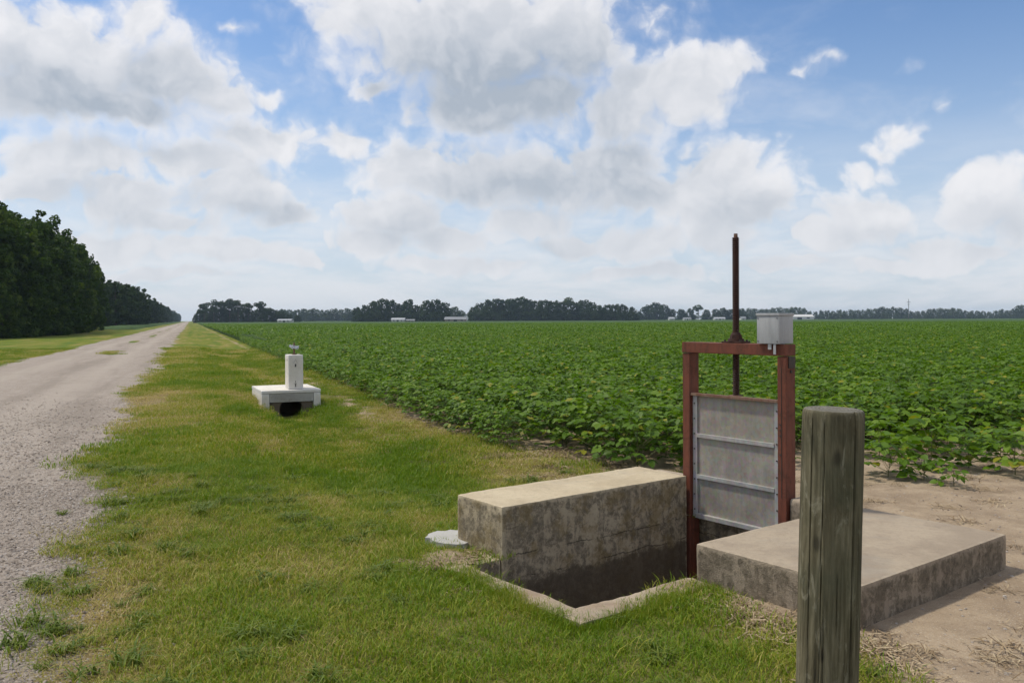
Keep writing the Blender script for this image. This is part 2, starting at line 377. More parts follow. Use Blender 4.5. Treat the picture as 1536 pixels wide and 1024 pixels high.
def mat_blade(name, wide=False):
    m, k = material(name); v = k.attr('lv'); dry = k.attr('dry', 'INSTANCER')
    d = k.math('ADD', dry, k.math('MULTIPLY', k.math('SUBTRACT', v, .5), .72))
    if wide: col = k.ramp(v, [(0, (.075, .125, .012)), (.5, (.125, .175, .018)), (1, (.19, .215, .035))])
    else: col = k.ramp(d, [(.08, (.115, .200, .006)), (.34, (.195, .255, .012)), (.58, (.290, .285, .034)), (.80, (.400, .325, .105)), (.96, (.46, .35, .18))])
    tc = k.mix(1.0, col, (1.35, 1.45, .7), 'MULTIPLY')
    return finish(m, k, col, .55, None, spec=.25, trans=.28, tcol=tc)
M_BLADE = mat_blade('grass_blade'); M_WEED = mat_blade('weed_blade', True)
def mat_stone():
    m, k = material('gravel_stone'); r = k.rand(); p = k.obj()
    col = k.ramp(r, [(0, (.22, .18, .145)), (.3, (.31, .26, .215)), (.6, (.37, .32, .27)), (.9, (.43, .38, .33)), (1, (.52, .48, .44))])
    n = k.noise(p, 3, 4, .6); col = k.mix(k.math('MULTIPLY', k.sm(n, .4, .7), .35), col, (.2, .15, .11))
    return finish(m, k, col, .85, n, .4, .05, .2)
M_STONE = mat_stone()
def mat_straw():
    m, k = material('dry_straw'); v = k.attr('lv')
    return finish(m, k, k.ramp(v, [(0, (.15, .10, .055)), (.5, (.30, .22, .13)), (1, (.46, .37, .24))]), .85, spec=.2)
M_STRAW = mat_straw()
def mat_canopy():
    m, k = material('far_crop_canopy'); p = k.pos()
    a = k.noise(k.vscale(p, (1.6, .6, 1)), 1, 5, .7); b = k.noise(p, .02, 4, .6); c = k.noise(p, 7, 4, .7)
    col = k.mix(k.sm(k.math('ADD', k.math('MULTIPLY', a, .5), k.math('MULTIPLY', c, .5)), .38, .62), (.027, .062, .006), (.062, .122, .013))
    col = k.mix(k.math('MULTIPLY', k.sm(b, .4, .6), .35), col, (.034, .078, .009))
    return finish(m, k, col, .85, k.math('ADD', a, c), 1.0, .25, .25)
M_CANOPY = mat_canopy()

# ------------------------------------------------------------------ terrain
def height(x, y):
    s, t = toST(x, y)
    ramp = np.interp(t, [-20, 5, 8, 13, 16.4, 18.1, 18.9, 26, 60], [0, .02, .17, .30, .36, .36, .10, .16, .06])
    z = -ramp*np.exp(-(np.abs(s-2.05)/.95)**2.6)
    z = z+.15*np.exp(-((s+.1)/.8)**2)*sstep(5.5, 10, t)*sstep(70, 40, t)
    cx, cy = AT(430, 17.3)
    z = z-.17*np.exp(-(((x-cx)/.55)**2+((y-cy+.25)/.75)**2))
    z = z+.05*sstep(-.6, -1.8, s)*sstep(-7.2, -5.8, s)
    a_, b_ = toAB(x, y); z = z+.05*np.exp(-(((a_+4.88)/.30)**2+((b_-3.2)/.22)**2))
    und = (fbm(x, y, 2.2, 3, 5)-.5)*.07+(fbm(x, y, .5, 2, 9)-.5)*.022
    k = sstep(40, 25, t)*sstep(-1.6, -.6, s)
    a, b = toAB(x, y)
    dd = np.maximum(np.maximum(-5.3-a, a+2.2), np.maximum(2.9-b, b-6.0))
    k = k*sstep(0, .8, dd)
    z = z+und*k
    z = z+.014*(fbm(x, y, .35, 2, 31)-.5)*sstep(60, 20, t)
    return z

def grow(a, step, r, end):
    out = [a]; st = step
    while out[-1] < end: st *= r; out.append(out[-1]+st)
    return out
s_mid = np.arange(-7.6, 7.4, .075)
s_arr = np.concatenate([[-v for v in grow(7.6, .08, 1.13, 2200)[:0:-1]], s_mid, grow(s_mid[-1], .08, 1.13, 2200)[1:]])
t_mid = np.arange(.6, 20, .075)
t_arr = np.concatenate([[-v for v in grow(-.6, .1, 1.3, 150)[:0:-1]], t_mid, grow(t_mid[-1], .08, 1.045, 2300)[1:]])
SS, TT = np.meshgrid(s_arr, t_arr, indexing='ij')
GX, GY = ST(SS, TT)

def polydist(px, py, poly):
    """signed distance, positive inside"""
    P = np.array(poly); inside = np.zeros(px.shape, bool); dmin = np.full(px.shape, 1e9)
    for i in range(len(P)):
        x0, y0 = P[i]; x1, y1 = P[(i+1) % len(P)]
        c = ((y0 > py) != (y1 > py)) & (px < (x1-x0)*(py-y0)/((y1-y0)+1e-12)+x0); inside ^= c
        L = (x1-x0)**2+(y1-y0)**2; u = np.clip(((px-x0)*(x1-x0)+(py-y0)*(y1-y0))/L, 0, 1)
        dmin = np.minimum(dmin, np.hypot(px-x0-u*(x1-x0), py-y0-u*(y1-y0)))
    return np.where(inside, dmin, -dmin)
SAND = [G(1050, 880), G(1120, 915), G(1195, 950), G(1270, 985), G(1340, 1012), G(1420, 1060), G(1600, 1150), (9, 1.5), (30, -2), (60, 12), ST(12, 11), ST(4.4, 8.8), ST(4.0, 7.8), G(880, 692), G(1000, 705), G(1030, 712), AB(-4.7, 5.4), AB(-4.4, 3.7)]
def masks(x, y):
    s, t = toST(x, y)
    wob = (fbm(t*0+s*.2, t, 2.6, 4, 3)-.5)
    e = np.interp(t, [2, 5, 9, 17], [-.42, -.55, -.82, -1.12])+wob*np.interp(t, [3, 14], [.5, 1.1]) + .45*np.exp(-((t-31)/3.5)**2) - .35*sstep(9, 3, t)*0
    e2 = -6.35+(fbm(s*.2, t, 5, 4, 12)-.5)*.8
    gravel = np.minimum((e-s)/.9+.5, (s-e2)/.5+.5)
    strip = np.exp(-((s+3.7+.2*np.sin(t*.12))/.34)**2)*sstep(.55, .72, fbm(s*1.5, t*.7, 2.2, 4, 44))*sstep(14, 20, t)
    gravel = np.clip(gravel, -.4, 1.4)-strip*2.2
    sd = polydist(x, y, SAND)
    sand = np.clip(sd/.5+.5, -.3, 1.3)
    ed = np.interp(t, [0, 8, 9.4, 11, 14, 24, 60, 2000], [4.3, 4.0, 3.75, 3.55, 3.45, 3.7, 3.9, 3.9])
    soil = np.clip((s-ed)/.3+.5, -.3, 1.3)
    soil = np.where(t < 7.6, -.3, soil)
    sand = np.maximum(sand, soil)
    # straw and bare earth round the works
    a, b = toAB(x, y)
    bare = np.exp(-(((a+4.75)/.28)**2+((b-3.08)/.24)**2))*1.2
    sand = np.maximum(sand, bare*.75)
    strp = np.exp(-((s-3.05)/.28)**2)*sstep(11, 16, t)*(.25+.5*fbm(s*3, t, 1.6, 3, 77))
    sand = np.maximum(sand, strp)
    return np.clip(gravel, 0, 1), np.clip(sand, 0, 1)
def dryness(x, y):
    s, t = toST(x, y)
    d = .37+1.35*(fbm(x, y, 1.5, 4, 21)-.5)+.95*(fbm(s*2.2, t*.22, 1.0, 4, 61)-.5)+.75*(fbm(x, y, .33, 3, 83)-.5)
    d = d+.03*sstep(8, 26, t)
    d = d+.22*np.exp(-((s+.7)/.6)**2)
    d = d-.10*np.exp(-((s-1.9)/.8)**2)*sstep(14, 8, t)
    return np.clip(d, 0, 1)
GR, SA = masks(GX, GY); DR = dryness(GX, GY); GZ = height(GX, GY)
NEAR = sstep(34, 14, GY)

CULX, CULY = (.913, .408), (-.408, .913)          # frame of the far culvert box
CUL0 = (-5.15, 17.35)
def CL(u, v): return CUL0[0]+CULX[0]*u+CULY[0]*v, CUL0[1]+CULX[1]*u+CULY[1]*v
def toCL(x, y):
    dx, dy = x-CUL0[0], y-CUL0[1]; return dx*CULX[0]+dy*CULX[1], dx*CULY[0]+dy*CULY[1]

def build_terrain():
    ns, nt = SS.shape
    fx = (GX[:-1, :-1]+GX[1:, 1:])/2; fy = (GY[:-1, :-1]+GY[1:, 1:])/2
    A, B = toAB(fx, fy); U, Vv = toCL(fx, fy)
    hole = ((A > -4.63) & (A < -3.36) & (B > 3.03) & (B < 5.72)) | ((U > .12) & (U < 1.1) & (Vv > .06) & (Vv < 1.5))
    g = (GR[:-1, :-1]+GR[1:, 1:]+GR[1:, :-1]+GR[:-1, 1:])/4; sa = (SA[:-1, :-1]+SA[1:, 1:]+SA[1:, :-1]+SA[:-1, 1:])/4
    _, tt = toST(fx, fy); ss = toST(fx, fy)[0]
    zone = np.where(g > .5, 1, np.where(sa > .5, np.where((ss > 3.3) & (tt > 8.2), 2, 3), 0))
    idx = np.arange(ns*nt).reshape(ns, nt)
    Q = np.stack([idx[:-1, :-1], idx[1:, :-1], idx[1:, 1:], idx[:-1, 1:]], -1)
    co = np.stack([GX, GY, GZ], -1).reshape(-1, 3)
    tr = np.maximum(np.exp(-((SS+2.55)/.42)**2), np.exp(-((SS+4.75)/.45)**2)).ravel()
    at = {'gravel': GR.ravel(), 'sand': SA.ravel(), 'dry': DR.ravel(), 'near': NEAR.ravel(), 'track': tr}
    for zi, nm in enumerate(('ground', 'gravel_road', 'field_soil', 'dirt_path')):
        q = Q[(zone == zi) & ~hole]
        used, inv = np.unique(q, return_inverse=True); q = inv.reshape(q.shape)
        me = bpy.data.meshes.new(nm)
        me.vertices.add(len(used)); me.vertices.foreach_set('co', co[used].astype(np.float32).ravel())
        me.loops.add(q.size); me.loops.foreach_set('vertex_index', q.astype(np.int32).ravel())
        me.polygons.add(len(q)); me.polygons.foreach_set('loop_start', np.arange(0, q.size, 4, dtype=np.int32))
        me.update(calc_edges=True); me.polygons.foreach_set('use_smooth', [True]*len(q))
        for an, av in at.items():
            l = me.attributes.new(an, 'FLOAT', 'POINT'); l.data.foreach_set('value', av[used].astype(np.float32))
        me.materials.append(M_GROUND)
        tag(ob(nm, me), kind='structure')
build_terrain()

# ------------------------------------------------------------------ scattering (geometry nodes, for stuff nobody could count)
def proto_collection(name, meshes):
    c = bpy.data.collections.new(name)
    for i, me in enumerate(meshes):
        o = bpy.data.objects.new('%s_kind_%02d' % (name, i), me); c.objects.link(o)
    return c
def scatter(name, pts, rots, scl, col, nproto, dry=None, mat=None):
    n = len(pts); me = bpy.data.meshes.new(name); me.vertices.add(n); me.vertices.foreach_set('co', np.asarray(pts, np.float32).ravel())
    def at(nm, typ, val, key='value'):
        l = me.attributes.new(nm, typ, 'POINT'); l.data.foreach_set(key, np.asarray(val).ravel())
    at('rot', 'FLOAT_VECTOR', np.asarray(rots, np.float32), 'vector'); at('scl', 'FLOAT_VECTOR', np.asarray(scl, np.float32), 'vector')
    at('idx', 'INT', rng.integers(0, nproto, n).astype(np.int32))
    at('dry', 'FLOAT', np.asarray(dry if dry is not None else np.zeros(n), np.float32))
    if mat: me.materials.append(mat)
    o = ob(name, me)
    g = bpy.data.node_groups.new(name, 'GeometryNodeTree')
    g.interface.new_socket('Geometry', in_out='INPUT', socket_type='NodeSocketGeometry'); g.interface.new_socket('Geometry', in_out='OUTPUT', socket_type='NodeSocketGeometry')
    k = NT(g)
    gi = g.nodes.new('NodeGroupInput'); go = g.nodes.new('NodeGroupOutput')
    ci = g.nodes.new('GeometryNodeCollectionInfo'); ci.inputs[0].default_value = col; ci.inputs[1].default_value = True; ci.inputs[2].default_value = True
    def na(nm, typ):
        nd = g.nodes.new('GeometryNodeInputNamedAttribute'); nd.data_type = typ; nd.inputs[0].default_value = nm; return nd.outputs[0]
    ip = g.nodes.new('GeometryNodeInstanceOnPoints'); ip.inputs['Pick Instance'].default_value = True
    L = g.links.new
    L(gi.outputs[0], ip.inputs['Points']); L(ci.outputs[0], ip.inputs['Instance']); L(na('idx', 'INT'), ip.inputs['Instance Index'])
    L(na('rot', 'FLOAT_VECTOR'), ip.inputs['Rotation']); L(na('scl', 'FLOAT_VECTOR'), ip.inputs['Scale']); L(ip.outputs[0], go.inputs[0])
    md = o.modifiers.new('scatter', 'NODES'); md.node_group = g
    return tag(o, kind='stuff')
def set_lv(me, vals, per):
    l = me.attributes.new('lv', 'FLOAT', 'FACE'); l.data.foreach_set('value', np.repeat(vals, per).astype(np.float32))

def blades_mesh(name, n, R, hmin, hmax, w, lean, m, seed, flat=0):
    r = np.random.default_rng(seed)
    rr = R*np.sqrt(r.random(n)); th = r.random(n)*2*PI; bx = rr*np.cos(th); by = rr*np.sin(th)
    ph = r.random(n)*2*PI; h = hmin+(hmax-hmin)*r.random(n)**1.5; ln = h*(lean*(.3+r.random(n)))
    dx, dy = np.cos(ph), np.sin(ph); ww = w*(.6+.8*r.random(n))
    sx, sy = -dy*ww/2, dx*ww/2; z0 = np.zeros(n)-.004
    b0 = np.stack([bx-sx, by-sy, z0], -1); b1 = np.stack([bx+sx, by+sy, z0], -1)
    mx, my, mz = bx+dx*ln*.35, by+dy*ln*.35, h*.62
    m0 = np.stack([mx-sx*.8, my-sy*.8, mz], -1); m1 = np.stack([mx+sx*.8, my+sy*.8, mz], -1)
    tip = np.stack([bx+dx*ln, by+dy*ln, h*(1-flat*.5)], -1); t1 = tip+np.stack([sx*.15, sy*.15, z0*0], -1)
    V = np.stack([np.stack([b0, b1, m1, m0], 1), np.stack([m0, m1, t1, tip], 1)], 1).reshape(-1, 4, 3)
    me = fast_quads(name, V, m); set_lv(me, r.random(n), 2); return me

NG = 7
GRASS = proto_collection('grass_tuft', [blades_mesh('grass_tuft', 170, .20, .008, .030+.010*(i % 3), .0040, 1.5, M_BLADE, 100+i) for i in range(NG)])
GRASSF = proto_collection('grass_patch', [blades_mesh('grass_patch', 210, .36, .015, .055, .0075, 1.0, M_BLADE, 130+i) for i in range(NG)])
WEED = proto_collection('weed_tuft', [blades_mesh('weed_tuft', 46, .05, .03, .075, .007, 2.0, M_WEED, 160+i, .8) for i in range(5)])

def in_works(x, y, pad=0.0):
    a, b = toAB(x, y); u, v = toCL(x, y)
    return ((a > -5.17-pad) & (a < -4.58+pad) & (b > 3.4-pad) & (b < 5.32+pad)) | ((a > -4.62-pad) & (a < -3.34+pad) & (b > 3.02-pad) & (b < 6+pad)) | \
           ((a > -3.5-pad) & (a < -2.36+pad) & (b > 4.03-pad) & (b < 5.8+pad)) | ((u > -.02-pad) & (u < 1.24+pad) & (v > -.02-pad) & (v < 1.62+pad))
def view_points(n, d0, d1, px0=-60, px1=1600, power=1.0):
    """random ground points of even density per area within the view wedge"""
    u = rng.random(n); d = np.sqrt(d0**2+(d1**2-d0**2)*u); px = px0+(px1-px0)*rng.random(n)
    return (px-768)/F*d, d
def scatter_grass(name, n, d0, d1, col, smin, smax, px0=-60, px1=1600, thr=.5, lush=None):
    x, y = view_points(n, d0, d1, px0, px1)
    g, sa = masks(x, y); dr = dryness(x, y); s, t = toST(x, y)
    gq = g+.9*(fbm(x, y, .28, 3, 17)-.5); cover = 1-np.maximum(sstep(.30, .62, gq), sstep(.2, .85, sa))
    cover *= np.interp(dr, [0, .55, .8, 1], [1, 1, .6, .35])
    keep = (rng.random(n) < cover) & ~in_works(x, y, .03)
    x, y, dr = x[keep], y[keep], dr[keep]; m = len(x)
    pts = np.stack([x, y, height(x, y)], -1); rots = np.stack([rng.normal(0, .08, m), rng.normal(0, .08, m), rng.random(m)*6.28], -1)
    hz = np.interp(dr, [0, .4, 1], [1.25, 1.0, .6])
    sc = (smin+(smax-smin)*rng.random(m)); scl = np.stack([sc, sc, sc*hz], -1)
    return pts, rots, scl, dr
def cat(parts): return [np.concatenate(q) for q in zip(*parts)]
near = scatter_grass('g', 5200, 2.3, 9.5, GRASS, .8, 1.25)
o = scatter('grass', *near[:3], GRASS, NG, near[3], M_BLADE)
far = cat([scatter_grass('g', 5200, 9, 20, GRASSF, .7, 1.1, -60, 1150), scatter_grass('g', 6500, 20, 48, GRASSF, .9, 1.5, -60, 800)])
o = scatter('grass', *far[:3], GRASSF, NG, far[3], M_BLADE)
pe = []
for _ in range(150):
    if random.random() < .5: a_, b_ = random.uniform(-4.5, -3.3), 2.965-abs(random.gauss(0, .03))+(.05 if random.random() < .25 else 0)
    else: a_, b_ = -3.285+abs(random.gauss(0, .03))-(.05 if random.random() < .25 else 0), random.uniform(2.9, 3.98)
    pe.append(AB(a_, b_))
pe = np.array(pe); m_ = len(pe); hv = .6+.7*rng.random(m_)
scatter('grass', np.stack([pe[:, 0], pe[:, 1], height(pe[:, 0], pe[:, 1])+.004], -1), np.stack([rng.normal(0, .1, m_), rng.normal(0, .1, m_), rng.random(m_)*6.28], -1), np.stack([.34+.2*rng.random(m_)]*2+[hv*1.35], -1), GRASS, NG, dryness(pe[:, 0], pe[:, 1])+.05, M_BLADE)
x, y = view_points(1500, 2.6, 9, -40, 1450)
g, sa = masks(x, y); s, t = toST(x, y)
pw = (.08+.22*np.exp(-((s+.7)/.5)**2)+.5*sstep(.55, .7, fbm(x, y, .7, 3, 91)))*(1-sstep(.3, .8, sa))*(1-sstep(.55, .9, g))
kp = (rng.random(1500) < pw) & ~in_works(x, y, .04); x, y = x[kp], y[kp]; m_ = len(x)
scatter('weeds', np.stack([x, y, height(x, y)+.002], -1), np.stack([np.zeros(m_), np.zeros(m_), rng.random(m_)*6.28], -1), np.stack([.6+.9*rng.random(m_)]*3, -1), WEED, 5, None, M_WEED)

def stone_mesh(i):
    bm = bmesh.new(); bmesh.ops.create_icosphere(bm, subdivisions=1, radius=1)
    r = random.Random(500+i)
    for v in bm.verts: v.co = Vector((v.co.x*(1.0+.25*r.random()), v.co.y*(.75+.2*r.random()), v.co.z*(.38+.2*r.random())))*(.85+.3*r.random())
    me = bpy.data.meshes.new('pebble'); bm.to_mesh(me); bm.free(); me.materials.append(M_STONE); return me
STONES = proto_collection('pebble', [stone_mesh(i) for i in range(8)])
def stone_points(n, d0, d1, r0, r1, pw_):
    x, y = view_points(n, d0, d1, -80, 1000)
    g, sa = masks(x, y); s, t = toST(x, y)
    dens = np.maximum(sstep(.12, .6, g), .28*np.exp(-((s+.75)/.42)**2)*(fbm(x, y, .6, 3, 14) > .47))*np.where(g > .9, .55+.9*(fbm(x, y, .8, 3, 15)-.3), 1)
    dens = dens*sstep(18.5, 10, y); k = (rng.random(n) < dens) & (s < .35); x, y = x[k], y[k]; m = len(x)
    r = r0+(r1-r0)*rng.random(m)**pw_
    return np.stack([x, y, height(x, y)-r*.02], -1), np.stack([rng.normal(0, .35, m), rng.normal(0, .35, m), rng.random(m)*6.28], -1), np.stack([r, r, r], -1)
st = cat([stone_points(70000, 3, 8, .005, .017, 2.4), stone_points(52000, 8, 19, .008, .022, 2.2)])
scatter('gravel', *st, STONES, 8, None, M_STONE)
# a few stones strewn over the dirt by the slab
x, y = view_points(2600, 3.2, 10, 1040, 1600); g, sa = masks(x, y); k = (sa > .7) & ~in_works(x, y, .02) & (rng.random(2600) < .8); x, y = x[k], y[k]; m_ = len(x)
r_ = .003+.011*rng.random(m_)**3
scatter('pebbles', np.stack([x, y, height(x, y)+r_*.1], -1), np.stack([rng.normal(0, .3, m_), rng.normal(0, .3, m_), rng.random(m_)*6.28], -1), np.stack([r_]*3, -1), STONES, 8, None, M_STONE)

def straw_mesh(i):
    r = np.random.default_rng(900+i); n = 70; V = []
    for _ in range(n):
        c = r.normal(0, .075, 2); ph = r.random()*PI; L = .02+.06*r.random()**1.5; w = .0012+.0016*r.random(); z = .002+.012*r.random(); dz = r.normal(0, .006)
        d = np.array([math.cos(ph), math.sin(ph)]); q = np.array([-d[1], d[0]])*w
        V.append([[*(c-d*L/2-q), z-dz], [*(c+d*L/2-q), z+dz], [*(c+d*L/2+q), z+dz+.001], [*(c-d*L/2+q), z-dz+.001]])
    me = fast_quads('straw_wisp', np.array(V), M_STRAW); set_lv(me, r.random(n), 1); return me
STRAW = proto_collection('straw_wisp', [straw_mesh(i) for i in range(6)])
x, y = view_points(9000, 3.0, 14, 500, 1620); g, sa = masks(x, y); s, t = toST(x, y); a, b = toAB(x, y)
pw = sstep(.3, .7, sa)*.035+.9*np.exp(-(((a+4.72)/.3)**2+((b-3.0)/.22)**2))+.62*np.exp(-(((a+2.9)/.65)**2+((b-3.8)/.2)**2))+.22*np.exp(-(((a+2.0)/.3)**2+((b-4.0)/.5)**2))+.42*np.exp(-((s-3.85)/.5)**2)*(t > 7.4)*(t < 9.6)
pw = pw*(.5+1.0*fbm(x, y, .4, 3, 71))
kp = (rng.random(9000) < pw) & ~in_works(x, y, .05); x, y = x[kp], y[kp]; m_ = len(x)
scatter('straw', np.stack([x, y, height(x, y)+.002], -1), np.stack([rng.normal(0, .05, m_), rng.normal(0, .05, m_), rng.random(m_)*6.28], -1), np.stack([.8+.6*rng.random(m_)]*3, -1), STRAW, 6, None, M_STRAW)

# ------------------------------------------------------------------ soybeans
LEAFLET = np.array([[0, 0, 0], [-.30, .30, .05], [0, .36, -.02], [.30, .30, .05], [-.27, .66, .03], [0, .70, -.03], [.27, .66, .03], [0, 1.0, -.09]])
LF = [(0, 2, 1), (0, 3, 2), (1, 2, 5, 4), (2, 3, 6, 5), (4, 5, 7), (5, 6, 7)]
def soy_meshes(seed, h=.62, w=.36, nodes=34, L0=.085):
    r = random.Random(seed); V = []; FF = []; lv = []; stem = MB()
    def leaflet(base, d, nrm, L, val):
        d = d.normalized(); x = d.cross(nrm).normalized(); n = x.cross(d).normalized(); i0 = len(V)
        for q in LEAFLET: V.append(base+x*(q[0]*L*1.12)+d*(q[1]*L)+n*(q[2]*L))
        for f in LF: FF.append(tuple(i0+j for j in f)); lv.append(val)
    stem.cyl((0, 0, -.02), (0, 0, h*.72), .0045, .003, 5)
    for i in range(nodes):
        q = (i+.5)/nodes; ph = i*2.39996+r.uniform(-.4, .4)
        z = h*(.13+.81*q**.85)+r.uniform(-.05, .05); rr = w*(1.0-.55*q**2.2)*math.sqrt(r.uniform(.12, 1.0))
        e = Vector((rr*math.cos(ph), rr*math.sin(ph), z)); o_ = Vector((math.cos(ph), math.sin(ph), 0))
        z0 = max(.05, z-.16-.2*rr)
        if i % 2 == 0: stem.cyl((0, 0, min(z0, h*.7)), e, .0022, .0016, 4)
        L = L0*r.uniform(.7, 1.2); val = r.random()
        tilt = r.uniform(-.55, .15)
        for da, sc in ((0, 1.08), (1.25, .95), (-1.25, .95)):
            a = ph+da+r.uniform(-.25, .25); d = Vector((math.cos(a), math.sin(a), tilt+r.uniform(-.2, .2)))
            n = Vector((r.uniform(-.45, .45), r.uniform(-.45, .45), 1))+o_*.25
            leaflet(e+d.normalized()*(.018 if da == 0 else .006), d, n, L*sc, min(1, max(0, val+r.uniform(-.12, .12))))
    me = mesh_np('soybean_plant', V, FF, M_SOY, True); l = me.attributes.new('lv', 'FLOAT', 'FACE'); l.data.foreach_set('value', np.array(lv, np.float32))
    so = stem.build('stem', M_SOYSTEM); ms = so.data; bpy.data.objects.remove(so); return me, ms
SOY = [soy_meshes(40+i, .60+.03*(i % 3), .40, 56, .092) for i in range(7)]
SOYSMALL = [soy_meshes(70+i, .44, .33, 36, .12) for i in range(3)]
SOYTINY = [soy_meshes(80+i, .22, .15, 9, .085) for i in range(2)]

def t_start(s):
    return np.interp(s, [3.4, 3.7, 4.2, 4.7, 5.3, 6.2, 7.2, 8.6, 9.6, 10.6, 12, 20], [11.0, 10.0, 8.15, 7.55, 7.5, 8.2, 8.5, 8.5, 7.8, 7.2, 6.8, 6.0])
rows = []
for kq in range(190):
    s = 3.72+.74*kq
    t = float(t_start(s))+random.uniform(-.15, .15)
    while t < 66:
        x, y = ST(s+random.gauss(0, .06), t)
        if 2 < y < 66 and x/y < (1.15 if y < 30 else .9): rows.append((x, y, s, t))
        t += random.uniform(.24, .36) if y < 30 else random.uniform(.32, .44)
rows.sort(key=lambda p: p[0]**2+p[1]**2+(1e6 if p[0]/p[1] > .625 else 0))
def soy_plant(x, y, sc, rz, var, label, group=None, hz=1.0):
    me, ms = var
    o = link(bpy.data.objects.new('soybean_plant', None)); o.location = (x, y, float(height(x, y))); o.rotation_euler = (random.gauss(0, .06), random.gauss(0, .06), rz); o.scale = (sc, sc, sc*hz)
    tag(o, label, 'plant', group, 'thing'); ob('foliage', me, o); ob('stem', ms, o); return o
N_IND = 270
for i, (x, y, s, t) in enumerate(rows[:N_IND]):
    edge = min(1, .72+.4*min(1, max(0, (s-3.5)/1.2)))*random.uniform(.9, 1.12)
    soy_plant(x, y, edge, random.random()*6.28, SOY[i % 7], 'leafy green soybean plant in the closed rows along the near edge of the field', 'soybean plants along the near field edge')
SPARSE = [((1331, 717), 0, .92, 'bushy young soybean plant on bare soil right behind the wooden post'),
          ((1385, 722), 2, 1.15, 'thin soybean seedling with drooping leaves between the bushy young plant and the smallest sprout'),
          ((1430, 731), 2, .85, 'smallest soybean sprout alone on the bare sandy soil'),
          ((1396, 702), 0, 1.1, 'spreading soybean plant on the bare soil just behind the thin seedlings'),
          ((1452, 701), 1, .85, 'low grey green soybean plant at the right end of the sparse bare-soil group'),
          ((1522, 712), 0, 1.05, 'lone soybean plant on bare soil at the right edge of the photo'),
          ((1318, 684), 1, 1.0, 'pale green soybean plant half hidden behind the top of the wooden post'),
          ((1364, 678), 1, 1.15, 'yellow tinged soybean plant in the gap between the bushy young plant and the full rows'),
          ((1420, 676), 0, 1.0, 'soybean plant with a yellowing crown in front of the full rows'),
          ((1500, 690), 1, .8, 'short soybean plant on bare soil just left of the lone edge plant'),
          ((1300, 664), 0, 1.1, 'soybean plant on the bare soil touching the upper right of the wooden post'),
          ((1345, 655), 0, 1.15, 'soybean plant at the row front above the bushy young plant'),
          ((1392, 652), 1, 1.2, 'soybean plant filling the thin spot at the front of the full rows'),
          ((1466, 664), 1, 1.1, 'soybean plant in the sparse strip above the low grey green plant')]
for (px, py), kind, sc, lab in SPARSE:
    x, y = G(px, py); kind_set = (SOYSMALL, SOYSMALL[1:], SOYTINY)[kind]
    soy_plant(x, y, sc, random.random()*6.28, kind_set[len(lab) % len(kind_set)], lab, hz=1.1)
rest = rows[N_IND:]
rx = np.array([[p[0], p[1]] for p in rest]); m_ = len(rest)
sc = .92+.25*rng.random(m_)
sf = np.clip((np.array([p[2] for p in rest])-3.3)/1.4, .72, 1)
sc = sc*sf
SOYC = proto_collection('soybean_bush', [a for a, b in SOY])
scatter('soybean_crop', np.stack([rx[:, 0], rx[:, 1], height(rx[:, 0], rx[:, 1])], -1), np.stack([rng.normal(0, .08, m_), rng.normal(0, .08, m_), rng.random(m_)*6.28], -1), np.stack([sc, sc, sc*(.95+.15*rng.random(m_))], -1), SOYC, 7, None, M_SOY)
# farther rows: patches of canopy
def patch_mesh(i, W=2.96, L=3.0, n=520, leaf=.17):
    r = np.random.default_rng(300+i)
    s = (r.random(n)-.5)*W; t = (r.random(n)-.5)*L
    prof = .5+.5*np.cos(2*PI*s/.74)
    z = .40+.20*prof**.7-.16*r.random(n)**2+.04*r.normal(size=n)
    nrm = np.stack([r.normal(0, .45, n), r.normal(0, .45, n), np.ones(n)], -1); nrm /= np.linalg.norm(nrm, axis=1)[:, None]
    ph = r.random(n)*2*PI; d = np.stack([np.cos(ph), np.sin(ph), np.zeros(n)], -1); d -= nrm*np.sum(d*nrm, 1)[:, None]; d /= np.linalg.norm(d, axis=1)[:, None]
    q = np.cross(nrm, d); c = np.stack([s, t, z], -1); Lf = leaf*(.6+.7*r.random(n))[:, None]
    V = np.stack([c-d*Lf*.5, c+q*Lf*.36, c+d*Lf*.5, c-q*Lf*.36], 1)
    me = fast_quads('canopy_patch', V, M_SOY); set_lv(me, r.random(n)*.97, 1); return me
PATCH = proto_collection('canopy_patch', [patch_mesh(i) for i in range(6)])
pp = []
for kq in range(140):
    s = 3.72+.74*1.5+2.96*kq; t = 20.0
    while t < 260:
        x, y = ST(s, t)
        if 64 < y < 235 and x/y < .85: pp.append((x, y))
        t += 2.8
pp = np.array(pp); m_ = len(pp); rz = math.atan2(SN, CS)
scatter('soybean_crop', np.stack([pp[:, 0], pp[:, 1], rng.normal(0, .03, m_)], -1), np.stack([np.zeros(m_), np.zeros(m_), rz+PI*rng.integers(0, 2, m_)], -1), np.stack([1+.06*rng.random(m_), 1.05+.08*rng.random(m_), 1+.12*rng.random(m_)], -1), PATCH, 6, None, M_SOY)
